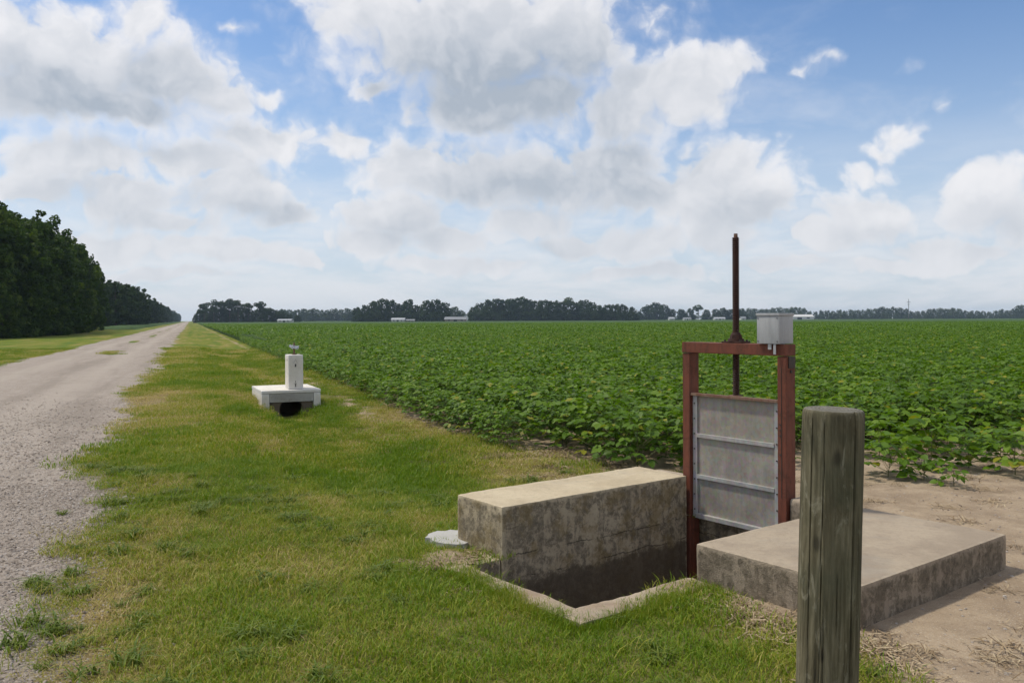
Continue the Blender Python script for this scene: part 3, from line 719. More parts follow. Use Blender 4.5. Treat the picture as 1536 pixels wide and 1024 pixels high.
# the rest of the field: the canopy as one uneven sheet
def canopy_sheet(name, s0, s1, t0, t1, ns, nt, zt, sp=1.03):
    sv = s0+(s1-s0)*np.linspace(0, 1, ns)**1.8 if s1 > s0 else np.linspace(s0, s1, ns)
    tv = t0*(t1/t0)**np.linspace(0, 1, nt)
    A_, B_ = np.meshgrid(sv, tv, indexing='ij'); X, Y = ST(A_, B_)
    Z = zt+(fbm(X, Y, 6, 4, 55)-.5)*.22+(rng.random(X.shape)-.5)*.06
    Z[0, :] = 0; Z[-1, :] = 0; Z[:, 0] = .1; Z[:, -1] = 0
    idx = np.arange(ns*nt).reshape(ns, nt)
    q = np.stack([idx[:-1, :-1], idx[1:, :-1], idx[1:, 1:], idx[:-1, 1:]], -1).reshape(-1, 4)
    me = mesh_np(name, np.stack([X, Y, Z], -1).reshape(-1, 3), q, M_CANOPY, True); return tag(ob(name, me), kind='stuff')
canopy_sheet('soybean_crop', 3.6, 1500, 52, 1060, 150, 170, .50)
canopy_sheet('soybean_crop', -15.2, -9.4, 165, 900, 14, 70, .55)

# ------------------------------------------------------------------ concrete works around the sluice
X0 = AB(-4.6, 3.42)
def works(name, label, cat, a0, b0, z0=0):
    x, y = AB(a0, b0); return thing(name, label, cat, (x, y, z0), TH)
w = works('concrete_wall', 'thick weathered concrete wall block standing in the grass left of the red gate', 'wall', -4.875, 4.36, 0)
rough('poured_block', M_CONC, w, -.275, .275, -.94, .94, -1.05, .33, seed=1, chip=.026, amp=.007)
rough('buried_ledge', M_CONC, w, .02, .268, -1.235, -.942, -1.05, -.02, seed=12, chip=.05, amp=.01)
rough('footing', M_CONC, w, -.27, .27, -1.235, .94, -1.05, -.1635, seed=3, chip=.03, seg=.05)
w = works('concrete_slab', 'low broad raised concrete slab with dark edges behind the wooden post', 'slab', -2.912, 4.915, 0)
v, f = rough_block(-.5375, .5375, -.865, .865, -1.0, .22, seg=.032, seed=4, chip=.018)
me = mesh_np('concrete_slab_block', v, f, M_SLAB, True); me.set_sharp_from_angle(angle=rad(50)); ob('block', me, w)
w = works('pit_curb', 'flush concrete curb around the open pit in front of the red gate', 'curb', -3.4, 3.05, 0)
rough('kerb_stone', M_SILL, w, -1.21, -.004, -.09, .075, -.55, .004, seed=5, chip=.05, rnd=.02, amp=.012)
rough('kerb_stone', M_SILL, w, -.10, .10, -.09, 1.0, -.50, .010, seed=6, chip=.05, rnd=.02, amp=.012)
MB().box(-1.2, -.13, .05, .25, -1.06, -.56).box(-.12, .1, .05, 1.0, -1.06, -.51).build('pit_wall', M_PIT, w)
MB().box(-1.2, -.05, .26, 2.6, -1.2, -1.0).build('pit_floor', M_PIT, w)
w = works('concrete_headwall', 'dark concrete headwall closing the channel behind the raised gate panel', 'headwall', -4.15, 5.62, 0)
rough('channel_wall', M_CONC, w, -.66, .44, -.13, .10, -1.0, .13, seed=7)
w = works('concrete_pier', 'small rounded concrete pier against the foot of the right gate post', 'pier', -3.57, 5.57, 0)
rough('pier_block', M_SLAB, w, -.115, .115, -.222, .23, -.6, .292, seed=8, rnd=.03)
w = works('concrete_patch', 'thin pale grey concrete patch in the grass at the left end of the wall block', 'patch', -5.25, 3.45, 0)
def patch_slab(name, poly, z0, z1, m, parent):
    bm = bmesh.new(); vs = [bm.verts.new((x, y, z1)) for x, y in poly]; fc = bm.faces.new(vs)
    r = bmesh.ops.extrude_face_region(bm, geom=[fc]); 
    for e in r['geom']:
        if isinstance(e, bmesh.types.BMVert): e.co.z = z0
    bmesh.ops.recalc_face_normals(bm, faces=bm.faces); me = bpy.data.meshes.new(name); bm.to_mesh(me); bm.free(); me.materials.append(m); return ob(name, me, parent)
def blob(cx, cy, rx, ry, n=26, seed=0):
    r = random.Random(seed); return [(cx+rx*math.cos(2*PI*i/n)*r.uniform(.82, 1.12), cy+ry*math.sin(2*PI*i/n)*r.uniform(.82, 1.12)) for i in range(n)]
patch_slab('patch_slab', blob(.05, -.02, .21, .20, seed=3), -.06, .006, M_PALE, w)
w = works('concrete_chunk', 'small pale broken concrete footing between the wall block and the left red post', 'footing', -5.0, 5.5, 0)
rough('footing_block', M_SLAB, w, -.2, .17, -.12, .12, -.3, .27, seed=9, chip=.05, rnd=.04)

# ------------------------------------------------------------------ sluice gate
gx, gy = AB(-4.18, 5.33)
gate = thing('sluice_gate', 'rusty red steel sluice gate frame with grey raised panel and tall threaded stem', 'sluice gate', (gx, gy, 0), TH)
PW = .073
def channel_post(xc):
    m = MB()
    m.box(xc-PW/2, xc+PW/2, 0, .009, -1.0, 1.325)
    m.box(xc-.006, xc+.006, .0092, .105, -1.0, 1.325)
    m.box(xc-PW/2, xc+PW/2, .1052, .114, -1.0, 1.325)
    return m
for sgn in (-1, 1):
    xc = sgn*.4545
    p = MB().box(xc-PW/2, xc+PW/2, 0, .115, -1.0, 1.32, .004)
    p = p.build('post', M_RED, gate)
    if sgn > 0:
        m = MB()
        for zz in (.74, .78, .82, .60): m.cyl((xc-.012, -.006, zz), (xc-.012, .004, zz), .0055, n=8)
        m.cyl((xc+PW/2-.002, .06, 1.21), (xc+PW/2+.008, .06, 1.21), .012, n=10)
        m.build('bolt', M_DARK, p)
        MB().box(xc-.0035, xc+.0005, -.003, .002, .28, 1.24).build('weld_seam', M_DARK, p)
        MB().box(xc+PW/2+.0005, xc+PW/2+.008, .028, .108, 1.235, 1.322, .002).build('end_plate', M_DARK, p)
    else:
        MB().box(xc+PW/2, xc+PW/2+.012, .03, .05, -.9, 1.0, .002).build('guide_rail', M_RED, p)
MB().box(-.491, .491, -.008, .122, 1.325, 1.41, .005).build('crossbeam', M_RED, gate)
MB().box(-.095, .095, .0, .118, 1.411, 1.424, .003).build('base_plate', M_RUST, gate)
nut = MB().cyl((0, .06, 1.4245), (0, .06, 1.445), .064, .06, 24).cyl((0, .06, 1.445), (0, .06, 1.475), .048, .044, 6).cyl((0, .06, 1.475), (0, .06, 1.492), .038, .032, 20).build('lift_nut', M_RUST, gate, smooth=rad(35))
mm = MB()
for bx in (-.075, .075):
    for by in (.02, .098): mm.cyl((bx, by, 1.424), (bx, by, 1.437), .009, n=6)
mm.build('bolt', M_DARK, gate)
# threaded stem: a true helix
def screw(r0, dep, pitch, z0, z1, nth=20):
    dz = pitch/5; nr = int((z1-z0)/dz)+1; V = []; FF = []
    for i in range(nr):
        z = z0+i*dz
        for j in range(nth):
            th = 2*PI*j/nth; ph = (z/pitch+j/nth) % 1.0
            tri = min(1, max(0, 1.6*(1-abs(2*ph-1))-.3)); r = r0-dep+dep*tri
            V.append((r*math.cos(th), r*math.sin(th), z))
    for i in range(nr-1):
        for j in range(nth): FF.append((i*nth+j, i*nth+(j+1) % nth, (i+1)*nth+(j+1) % nth, (i+1)*nth+j))
    FF.append(tuple(range(nth))[::-1]); FF.append(tuple((nr-1)*nth+j for j in range(nth)))
    return V, FF
V, FF = screw(.0285, .0065, .0158, .99, 2.235)
st_ = ob('threaded_stem', mesh_np('threaded_stem', V, FF, M_RUST, False), gate, (0, .06, 0))
MB().cyl((.001, 0, 2.232), (.001, 0, 2.262), .016, .0145, 12).build('stem_tip', M_RUSTPL, st_)
# panel
pz0, pz1 = -.005, .992; px0, px1 = -.412, .412
pan = MB().box(px0, px1, .046, .052, pz0, pz1).build('gate_panel', M_ZINC, gate)
for xa, xb in ((px0-.002, px0+.043), (px1-.043, px1+.002)):
    fr = MB().box(xa, xb, .030, .0455, pz0-.002, pz1-.016, .002)
    fr = fr.build('side_rail', M_ZINCF, pan)
    m = MB()
    for zz in np.linspace(pz0+.06, pz1-.08, 8): m.cyl(((xa+xb)/2, .0235, zz), ((xa+xb)/2, .0305, zz), .0055, n=8)
    m.build('rivet', M_DARK, fr)
zr = [.655, .323]
for zz in zr: MB().box(px0+.0435, px1-.0435, .0255, .0455, zz-.016, zz+.016, .002).build('rib', M_ZINCF, pan)
MB().box(px0+.0435, px1-.0435, .006, .0455, pz0-.004, pz0+.03, .002).build('bottom_rib', M_ZINCF, pan)
MB().box(px0-.004, px1+.004, .008, .0455, pz1-.0155, pz1+.006, .002).box(-.05, .05, .03, .088, pz1+.0065, pz1+.012).build('top_rail', M_RUSTPL, pan)
MB().box(px1+.0035, px1+.0085, .012, .044, .02, .955).build('seal_strip', M_ZINCF, pan)

# electrical box on the beam end
ex, ey = AB(-3.82, 5.385)
eb = thing('electrical_box', 'grey metal equipment box bolted on top of the right end of the red beam', 'box', (ex, ey, 1.411), TH)
bw, bd = .095, .09
MB().box(-bw, bw, -bd, bd, .002, .208, .004).build('box_body', M_BOX, eb, smooth=rad(30))
MB().box(-bw-.006, bw+.006, -bd-.006, bd+.006, .2085, .228, .004).build('lid', M_BOX, eb, smooth=rad(30))
m = MB()
for sx in (-bw+.012, bw-.012):
    for zz in (.02, .19): m.cyl((sx, -bd-.004, zz), (sx, -bd+.001, zz), .004, n=8)
m.build('screw', M_DARK, eb)
for xa in (.045,):
    MB().box(xa, xa+.022, -bd+.005, -bd+.009, -.075, .0015, .001).build('bracket', M_BOX, eb)
    MB().box(xa-.05, xa-.02, -bd+.0095, -bd+.0135, -.04, .0015, .001).build('bracket', M_BOX, eb)
MB().tube([(.088, -.02, .0), (.098, -.018, -.03), (.099, .0, -.055), (.098, .02, -.075)], .005).build('cable', M_BLUE, eb)

# ------------------------------------------------------------------ wooden post
def wood_post():
    n = 220; R = .101; H0, H1 = -.25, 1.29; rings = []; zz = list(np.linspace(H0, H1-.03, 120))
    V = []; FF = []
    from mathutils import noise as N
    cr = [(-PI/2+.42, .0042, .04, .15, 1.29), (-PI/2-.62, .0022, .022, .3, 1.26), (-PI/2-.12, .0012, .012, .5, .95), (-PI/2-1.05, .0022, .02, .2, 1.27), (.9, .006, .04, -.2, 1.3), (2.2, .006, .04, -.2, 1.3), (-PI/2-.52, .0035, .024, -.2, .62)]
    def rad_at(th, z):
        r = R*(1+.012*N.noise(Vector((math.cos(th)*1.5, math.sin(th)*1.5, z*1.5))))+.0016*N.noise(Vector((math.cos(th)*9, math.sin(th)*9, z*2)))
        for a, w_, dp, z0, z1 in cr:
            if z0 < z < z1:
                aa = a+.035*N.noise(Vector((a*5, 0, z*3)))+.01*N.noise(Vector((a*5, 3, z*14)))
                d = abs((th-aa+PI) % (2*PI)-PI)*R
                fade = min(1, (z-z0)/.12, (z1-z)/.05+.25)
                if d < w_: r -= dp*fade*(1-d/w_)*.5
        return r
    prof = [(z, 1.0) for z in zz]+[(H1-.022, .998), (H1-.012, .99), (H1-.005, .972), (H1-.001, .94), (H1+.001, .9)]
    for z, f in prof:
        for j in range(n):
            th = 2*PI*j/n; r = rad_at(th, z)*f; V.append((r*math.cos(th), r*math.sin(th), z))
    for fr in (.75, .5, .28, .1):
        for j in range(n):
            th = 2*PI*j/n; rr = rad_at(th, H1)*.9*fr if fr > .6 else R*.9*fr
            V.append((rr*math.cos(th), rr*math.sin(th), H1+.003-.004*(1-fr)+.002*N.noise(Vector((rr*40*math.cos(th), rr*40*math.sin(th), 1)))))
    nr = len(prof)+4
    for i in range(nr-1):
        for j in range(n): FF.append((i*n+j, i*n+(j+1) % n, (i+1)*n+(j+1) % n, (i+1)*n+j))
    FF.append(tuple((nr-1)*n+j for j in range(n)))
    me = mesh_np('wooden_post', V, FF, M_WOOD, True); me.set_sharp_from_angle(angle=rad(40))
    o = ob('wooden_post', me); o.location = (1.066, 2.9, 0); o.rotation_euler = (rad(.3), rad(1.45), 0)
    tag(o, 'round weathered wooden post with cracked sides in front of the concrete slab', 'post', None, 'thing')
wood_post()

# ------------------------------------------------------------------ culvert box with valve, in the ditch
cx_, cy_ = CL(.61, 0)
cu = thing('valve_box', 'white painted concrete culvert box with square column and handwheel in the grassy ditch', 'culvert box', (cx_, cy_, 0), math.atan2(CULX[1], CULX[0]))
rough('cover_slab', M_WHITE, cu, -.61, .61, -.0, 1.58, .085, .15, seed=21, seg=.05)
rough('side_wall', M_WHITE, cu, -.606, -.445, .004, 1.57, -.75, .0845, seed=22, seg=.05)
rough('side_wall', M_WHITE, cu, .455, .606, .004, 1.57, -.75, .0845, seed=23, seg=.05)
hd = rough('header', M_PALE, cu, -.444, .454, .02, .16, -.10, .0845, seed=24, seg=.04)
nq = 48; bm = bmesh.new(); inn = []; out_ = []
for i in range(nq):
    a = 2*PI*i/nq; cxx, czz = math.cos(a), math.sin(a); kx = (.45 if cxx > 0 else .438)/max(1e-6, abs(cxx)); kz = (.155 if czz > 0 else .52)/max(1e-6, abs(czz)); q_ = min(kx, kz)
    inn.append((.24*cxx, min(-.105, -.26+.24*czz))); out_.append((q_*cxx+.003, -.26+q_*czz))
for y_ in (.05, .22):
    for px_, pz_ in inn+out_: bm.verts.new((px_, y_, pz_))
bm.verts.ensure_lookup_table(); vv = bm.verts
for i in range(nq):
    j = (i+1) % nq
    bm.faces.new((vv[i], vv[j], vv[nq+j], vv[nq+i])); bm.faces.new((vv[2*nq+i], vv[3*nq+i], vv[3*nq+j], vv[2*nq+j])); bm.faces.new((vv[i], vv[2*nq+i], vv[2*nq+j], vv[j])); bm.faces.new((vv[nq+i], vv[nq+j], vv[3*nq+j], vv[3*nq+i]))
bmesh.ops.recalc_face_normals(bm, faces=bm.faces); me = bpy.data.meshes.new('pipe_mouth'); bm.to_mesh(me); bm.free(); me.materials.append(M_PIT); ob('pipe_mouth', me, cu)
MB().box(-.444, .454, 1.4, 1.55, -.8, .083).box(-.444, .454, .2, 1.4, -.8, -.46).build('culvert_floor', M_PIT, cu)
colm = rough('column', M_WHITE, cu, -.035, .272, .17, .62, .1505, .87, seed=26, seg=.04)
m = MB()
m.box(.095, .125, .162, .1665, .62, .68); m.box(.10, .12, .163, .1668, .20, .26); m.box(.104, .113, .163, .1668, .28, .33); m.box(.085, .135, .163, .1668, .262, .27)
m.cyl((-.041, .33, .76), (-.034, .33, .76), .022, n=12)
m.build('dark_mark', M_MARK, colm)
m = MB()
M3 = [((.072, .70), (.11, .78)), ((.148, .70), (.11, .78))]
for (xa, za), (xb, zb) in M3: m.cyl((xa, .166, za), (xb, .166, zb), .004, n=5)
m.build('faint_mark', M_PALE, colm)
stx = ob('valve_stem', MB().cyl((.118, .38, .868), (.118, .38, 1.125), .021, .015, 12).cyl((.118, .38, .868), (.118, .38, .885), .05, n=14).build('valve_stem', M_RUSTPL).data, cu)
bpy.data.objects.remove([o for o in bpy.data.objects if o.name.startswith('valve_stem') and o.parent is None][0])
TM = Matrix.Translation((.118, .38, 1.03)) @ Matrix.Rotation(rad(16), 4, 'X') @ Matrix.Rotation(rad(9), 4, 'Y')
hw = MB().torus((0, 0, 0), .088, .011, M=TM).cyl((0, 0, -.025), (0, 0, .03), .026, .02, 10, M=TM)
for i in range(5):
    a = 2*PI*i/5+.3; hw.cyl((0, 0, 0), (.088*math.cos(a), .088*math.sin(a), 0), .009, n=8, M=TM)
    hw.cyl((.088*math.cos(a), .088*math.sin(a), -.018), (.088*math.cos(a), .088*math.sin(a), .03), .021, .017, n=8, M=TM)
hw.build('handwheel', M_BLUE, stx, smooth=rad(40))
# a rough tuft of longer grass leaning by the opening
GT = [blades_mesh('tall_grass_clump', 60, .10, .10, .26, .007, .9, M_BLADE, 210+i) for i in range(2)]
for i, (u, v_, sc) in enumerate(((.78, -.28, 1.0), (1.12, -.16, .9), (.12, -.2, .7))):
    x, y = CL(u, v_); o = ob('grass_clump', GT[i % 2]); o.location = (x, y, float(height(x, y))); o.scale = (sc, sc, sc); o.rotation_euler = (0, 0, i*2.0)
    tag(o, ('tall dry grass clump leaning in front of the culvert opening', 'tall grass clump at the right foot of the white culvert box', 'small grass clump at the left foot of the white culvert box')[i], 'plant', None, 'thing')

# ------------------------------------------------------------------ trees
def crown_mesh(name, clumps, n, size, m, seed):
    r = np.random.default_rng(seed); C = np.array([c[:3] for c in clumps]); R = np.array([[c[3], c[3], c[4]] for c in clumps])
    w_ = (R[:, 0]**2*.6+R[:, 0]*R[:, 2]*.4); k = r.choice(len(C), n, p=w_/w_.sum())
    d = r.normal(size=(n, 3)); d /= np.linalg.norm(d, axis=1)[:, None]
    sh = (.62+.43*np.sqrt(r.random(n)))[:, None]
    P = C[k]+R[k]*d*sh
    nrm = d*.8+r.normal(size=(n, 3))*.65; nrm[:, 2] += .25; nrm /= np.linalg.norm(nrm, axis=1)[:, None]
    t = r.normal(size=(n, 3)); t -= nrm*np.sum(t*nrm, 1)[:, None]; t /= np.linalg.norm(t, axis=1)[:, None]; q = np.cross(nrm, t)
    L = (size*(.55+.9*r.random(n)))[:, None]
    V = np.stack([P-t*L*.5, P+q*L*.42+t*L*.05, P+t*L*.5, P-q*L*.42-t*L*.05], 1)
    V[:, :, 2] = np.maximum(V[:, :, 2], .02)
    me = fast_quads(name, V, m); cv = r.random(len(C)); set_lv(me, np.clip(.55*cv[k]+.45*r.random(n), 0, 1), 1); return me
def trunk_mesh(name, h, r0, limbs, seed):
    r = random.Random(seed); m = MB(); p = Vector((0, 0, -.2)); q = Vector((r.uniform(-.02, .02)*h, r.uniform(-.02, .02)*h, h*.45)); e = Vector((q.x*1.5, q.y*1.5, h*.85))
    m.cyl(p, q, r0, r0*.7, 7); m.cyl(q, e, r0*.7, r0*.2, 6)
    for i in range(limbs):
        a = i*2.4+r.random(); z = h*r.uniform(.3, .7); L = h*r.uniform(.16, .28)
        s0 = q*(z/(h*.45)) if z < h*.45 else q.lerp(e, (z-h*.45)/(h*.4))
        m.cyl(s0, s0+Vector((math.cos(a)*L, math.sin(a)*L, L*.7)), r0*.36, r0*.1, 5)
    o = m.build(name, M_BARK); me = o.data; bpy.data.objects.remove(o); return me
def clumps_broad(seed, h, w_, base=.12, n=26, top=1.0, cr0=.26, cr1=.42):
    r = random.Random(seed); out = []
    for i in range(n):
        q = (i+.5)/n; z = h*(base+(1-base)*q*.93); env = math.sin(PI*min(1, (.18+.82*(1-q)**.75)*.62))**.9 if top else 1
        rr = w_*env*math.sqrt(r.uniform(.15, 1.0))*.8; a = i*2.39996+r.random(); cr_ = w_*r.uniform(cr0, cr1)*(1-.35*q)
        out.append((rr*math.cos(a), rr*math.sin(a), min(z, h-cr_*.8), cr_, cr_*r.uniform(.65, .9)))
    if cr0 < .2:          # outer sprays that break the outline
        for i in range(46):
            q = r.uniform(.12, 1.0); z = h*(base+(1-base)*q); env = math.sin(PI*min(1, (.18+.82*(1-q)**.75)*.62))**.9
            a = r.uniform(0, 2*PI); rr = w_*env*r.uniform(.86, 1.10); out.append((rr*math.cos(a), rr*math.sin(a), min(z, h)*r.uniform(.96, 1.06), w_*r.uniform(.07, .14), w_*r.uniform(.06, .13)))
    return out
def clumps_pine(seed, h, w_):
    r = random.Random(seed); out = []
    for i in range(11):
        a = i*2.4+r.random(); rr = w_*r.uniform(.15, .75); z = h*r.uniform(.52, .90); cr_ = w_*r.uniform(.28, .44)
        out.append((rr*math.cos(a), rr*math.sin(a), z, cr_, cr_*.65))
    out.append((0, 0, h*.93, w_*.34, h*.07))
    return out
def protos(nm, cl, n, size, m, h, r0, limbs, seed):
    return crown_mesh(nm+'_crown', cl, n, size, m, seed), trunk_mesh(nm+'_trunk', h, r0, limbs, seed)
# unit prototypes about 10 m high
P_NEAR = [protos('near_tree', clumps_broad(10+i, 10, 3.5, .02, 62, 1.0, .17, .34), 14000, .27, M_TREE, 10, .2, 7, 10+i) for i in range(5)]
P_WOOD = [protos('wood_tree', clumps_broad(30+i, 10, 3.4, .03, 40, 1.0, .19, .36), 3400, .55, M_TREE2, 10, .2, 5, 30+i) for i in range(5)]
P_FAR = [protos('far_tree', clumps_broad(50+i, 10, 4.4, .03, 30), 2600, .62, M_TREE2, 10, .22, 5, 50+i) for i in range(6)]
P_FARL = [protos('far_light_tree', clumps_broad(60+i, 10, 4.8, .03, 28), 2000, .68, M_TREE3, 10, .22, 5, 60+i) for i in range(5)]
P_PINE = [protos('pine', clumps_pine(70+i, 10, 2.9), 900, .55, M_TREE2, 10, .17, 6, 70+i) for i in range(3)]
P_UMB = [protos('tall_tree', [(x_*1.0, y_, z_, q_, q_*.7) for x_, y_, z_, q_ in ((0, 0, 8.6, 2.0), (1.6, .5, 7.8, 1.5), (-1.7, -.3, 7.7, 1.5), (.4, 1.5, 7.6, 1.5), (0, -1.4, 7.8, 1.4), (.3, .2, 6.4, 1.1), (.2, 0, 4.2, .9), (-.4, .3, 2.2, 1.4))], 900, .6, M_TREE3, 10, .2, 6, 90)]
def tree(name, var, x, y, h, wsc, label, group=None, rz=None):
    cr_, tr_ = var; t = thing(name, label, 'tree', (x, y, 0), random.random()*6.28 if rz is None else rz, group)
    k = h/10; t.scale = (k*wsc, k*wsc, k)
    ob('crown', cr_, t); ob('trunk', tr_, t); return t
# near wood, left of the road: edge line s = -15 .. -18
NW = [(-8, 296, 84), (14, 318, 88), (34, 312, 92), (52, 316, 99), (72, 322, 100), (88, 340, 108), (103, 352, 114), (118, 368, 122), (132, 372, 132), (143, 392, 140), (-30, 300, 82), (-60, 300, 80)]
for i, (px, py, d) in enumerate(NW):
    x, y = AT(px-8, d); h = TOPZ(px, py, d)
    lab = 'dark broad tree in the front row of the wood left of the road'; grp = 'trees at the front of the dense wood'
    if px == 52: lab, grp = 'tall dark tree with a jagged peak in the near wood', None
    if px == 143: lab, grp = 'last tree of the near wood, a ragged one beside the open crop strip', None
    if px == 118: lab, grp = 'slim pointed tree just before the ragged end tree of the near wood', None
    tree('broadleaf_tree', P_NEAR[i % 5], x, y, h*.96, 1.0 if px < 110 else .72, lab, grp)
for i in range(22):     # behind and beside, filling the wood
    t = random.uniform(84, 150); s = random.uniform(-34, -20); x, y = ST(s, t)
    if x/y > -.49: continue
    tree('broadleaf_tree', P_NEAR[i % 5], x, y, random.uniform(9.5, 11.5), 1.0, 'dark leafy tree inside the dense wood left of the gravel road', 'trees inside the dense wood')
for i in range(22):     # low growth along the wood's edge
    t = 82+i*3.1; s = -15.6+random.uniform(-.8, .8) - max(0, (100-t)*.12); x, y = ST(s, t)
    tree('understory_tree', P_NEAR[(i+2) % 5], x, y, random.uniform(4, 6.5), 1.15, 'low bushy dark tree along the mown edge of the dense wood', 'bushy trees along the wood edge')
# second wood, farther along the road
for i in range(46):
    t = 225+i*16.5*(1+i*.012); s = -16.2+random.uniform(-1.5, 1.0); x, y = ST(s, t)
    tree('broadleaf_tree', P_WOOD[i % 5], x, y, random.uniform(9.6, 11.6)*(1+.0*i), 1.15, 'dark tree in the long straight wood edge beside the far end of the road', 'trees along the far wood edge')
for i in range(26):
    t = random.uniform(232, 420); s = random.uniform(-34, -21); x, y = ST(s, t)
    tree('broadleaf_tree', P_WOOD[i % 5], x, y, random.uniform(10.5, 13), 1.1, 'dark tree standing deep in the wood beside the far end of the road', 'trees inside the far wood')
def row(items, d, protoset, label, group, wsc=1.0, jit=25, name='broadleaf_tree', special=None):
    for i, (px, py) in enumerate(items):
        dd = d+random.uniform(-jit, jit); x, y = AT(px, dd); h = TOPZ(px, py, dd)
        lab, grp, ps = label, group, protoset
        if special and px in special: lab, grp, ps = special[px][0], None, special[px][1] or protoset
        tree(name, ps[i % len(ps)], x, y, h, wsc, lab, grp)
row([(306, 455), (321, 449), (333, 451), (345, 448), (357, 450), (372, 454), (392, 452), (404, 461)], 520, P_PINE, 'dark pine with a rounded top in the clump just right of the road end', 'pines beside the road end', 1.25, 15, 'pine_tree',
    {392: ('separate round topped pine at the right end of the pine clump', None)})
row([(300, 463), (306, 465), (313, 462), (320, 466), (328, 464), (336, 462), (344, 465), (352, 463), (360, 466), (368, 464), (377, 467), (386, 464), (395, 466), (404, 463), (413, 464), (422, 466), (434, 470), (446, 472)], 535, P_FAR, 'low dark tree filling the foot of the pine clump', 'low trees under the pines', 1.15, 12)
row([(px, 463+random.uniform(-1.5, 2)) for px in range(424, 540, 11)], 880, P_FARL, 'pale hazy tree in the distant wood between two dark clumps', 'hazy distant trees left of centre', 1.15, 40)
row([(536, 460), (548, 457), (560, 451), (574, 447), (588, 449), (602, 456), (613, 448), (626, 457), (640, 450), (655, 448), (667, 453)], 560, P_FAR, 'dark rounded tree in the clump behind the white sheds', 'trees behind the sheds', 1.0, 16)
row([(540, 468), (554, 466), (568, 467), (582, 468), (596, 466), (610, 465), (624, 468), (638, 466), (652, 467), (664, 468)], 545, P_FAR, 'low dark tree at the foot of the clump behind the white sheds', 'low trees behind the sheds', 1.3, 10)
row([(682, 459), (693, 465)], 720, P_FARL, 'pale green tree in the gap between two dark clumps at centre', None, 1.0, 5, 'broadleaf_tree', {682: ('taller pale green tree in the gap between two dark clumps at centre', None), 693: ('shorter pale green tree touching the left end of the widest dark wood', None)})
row([(711, 459), (721, 454), (733, 449), (745, 447), (757, 448), (769, 447), (781, 444), (793, 448), (806, 450), (818, 449), (830, 450), (842, 452), (853, 446), (864, 453), (875, 449), (887, 452), (899, 457), (911, 456), (923, 455), (935, 456), (948, 460)], 610, P_FAR, 'dark tree in the widest wood behind the middle of the field', 'trees in the widest wood', 1.0, 18, 'broadleaf_tree',
    {781: ('highest dark tree of the widest wood behind the field', None), 853: ('tree with a small raised crown above the widest wood', P_UMB)})
row([(px, 466+random.uniform(-2, 2)) for px in range(712, 956, 15)], 596, P_FAR, 'low dark tree along the front of the widest wood', 'low trees in front of the widest wood', 1.35, 8)
row([(967, 459), (976, 456), (985, 453), (996, 456), (1008, 463), (1022, 463), (1035, 462), (1047, 457), (1060, 464), (1074, 463), (1085, 461), (1097, 463), (1112, 462)], 840, P_FAR, 'hazy dark tree in the line left of the threaded stem', 'hazy trees left of the stem', 1.1, 20, 'broadleaf_tree',
    {985: ('tall hazy tree just right of the widest dark wood', None), 1047: ('lone tall tree with a bare trunk and small crown left of the threaded stem', P_UMB)})
far_top = np.interp(range(1106, 1600, 9), [1106, 1130, 1160, 1195, 1215, 1240, 1270, 1300, 1320, 1345, 1370, 1400, 1430, 1460, 1490, 1512, 1530, 1600], [464, 462, 461, 460, 466, 464, 465, 463, 461, 461, 466, 463, 462, 465, 466, 464, 458, 459])
row([(px, py+random.uniform(-1.6, 1.6)) for px, py in zip(range(1106, 1600, 9), far_top)], 1000, P_FARL, 'hazy pale green tree in the far line right of the threaded stem', 'hazy trees in the far line on the right', .95, 30)
row([(px, 470+random.uniform(-1.5, 1.5)) for px in range(960, 1600, 16)], 960, P_FARL, 'low hazy tree along the foot of the far line on the right', 'low hazy trees on the right', 1.5, 10)
row([(px, 468+random.uniform(-1.5, 1.0)) for px in range(420, 720, 18)], 930, P_FARL, 'low hazy tree far behind the dark clumps', 'low hazy trees behind the clumps', 1.5, 10)

# ------------------------------------------------------------------ far buildings and pole
def house(name, label, px0_, px1_, ytop, d, wall, roof, depth=8, gable='x', eave=.6, door=True):
    xa, _ = AT(px0_, d); xb, _ = AT(px1_, d); W = xb-xa; H = TOPZ((px0_+px1_)/2, ytop, d); he = H*eave
    t = thing(name, label, 'building', ((xa+xb)/2, d, 0), 0)
    wl = MB().box(-W/2, W/2, 0, depth, 0, he)
    b = wl.bm
    if gable == 'y':
        vs = [b.verts.new(p) for p in ((-W/2, 0, he), (W/2, 0, he), (0, 0, H-.15))]; b.faces.new(vs)
    wl = wl.build('wall', wall, t)
    bm = bmesh.new(); o_ = .35
    if gable == 'x': pr = [(-o_, he-.1), (depth/2, H), (depth+o_, he-.1), (depth/2, H-.2)]; pts = lambda e: [(e, y_, z_) for y_, z_ in pr]; e0, e1 = -W/2-o_, W/2+o_
    else: pr = [(-W/2-o_, he-.1), (0, H), (W/2+o_, he-.1), (0, H-.2)]; pts = lambda e: [(x_, e, z_) for x_, z_ in pr]; e0, e1 = -o_, depth+o_
    A_ = [bm.verts.new(p) for p in pts(e0)]; B_ = [bm.verts.new(p) for p in pts(e1)]
    for i in range(4): bm.faces.new((A_[i], A_[(i+1) % 4], B_[(i+1) % 4], B_[i]))
    bm.faces.new(A_); bm.faces.new(B_); bmesh.ops.recalc_face_normals(bm, faces=bm.faces)
    me = bpy.data.meshes.new('roof'); bm.to_mesh(me); bm.free(); me.materials.append(roof); ob('roof', me, t)
    if door:
        MB().box(-W*.08, W*.08, -.06, -.005, 0, min(he*.85, 2.6)).build('door', M_HDARK, t)
        for q in (-.3, .3): MB().box(W*q-W*.05, W*q+W*.05, -.05, -.004, he*.45, he*.8).build('window', M_HDARK, t)
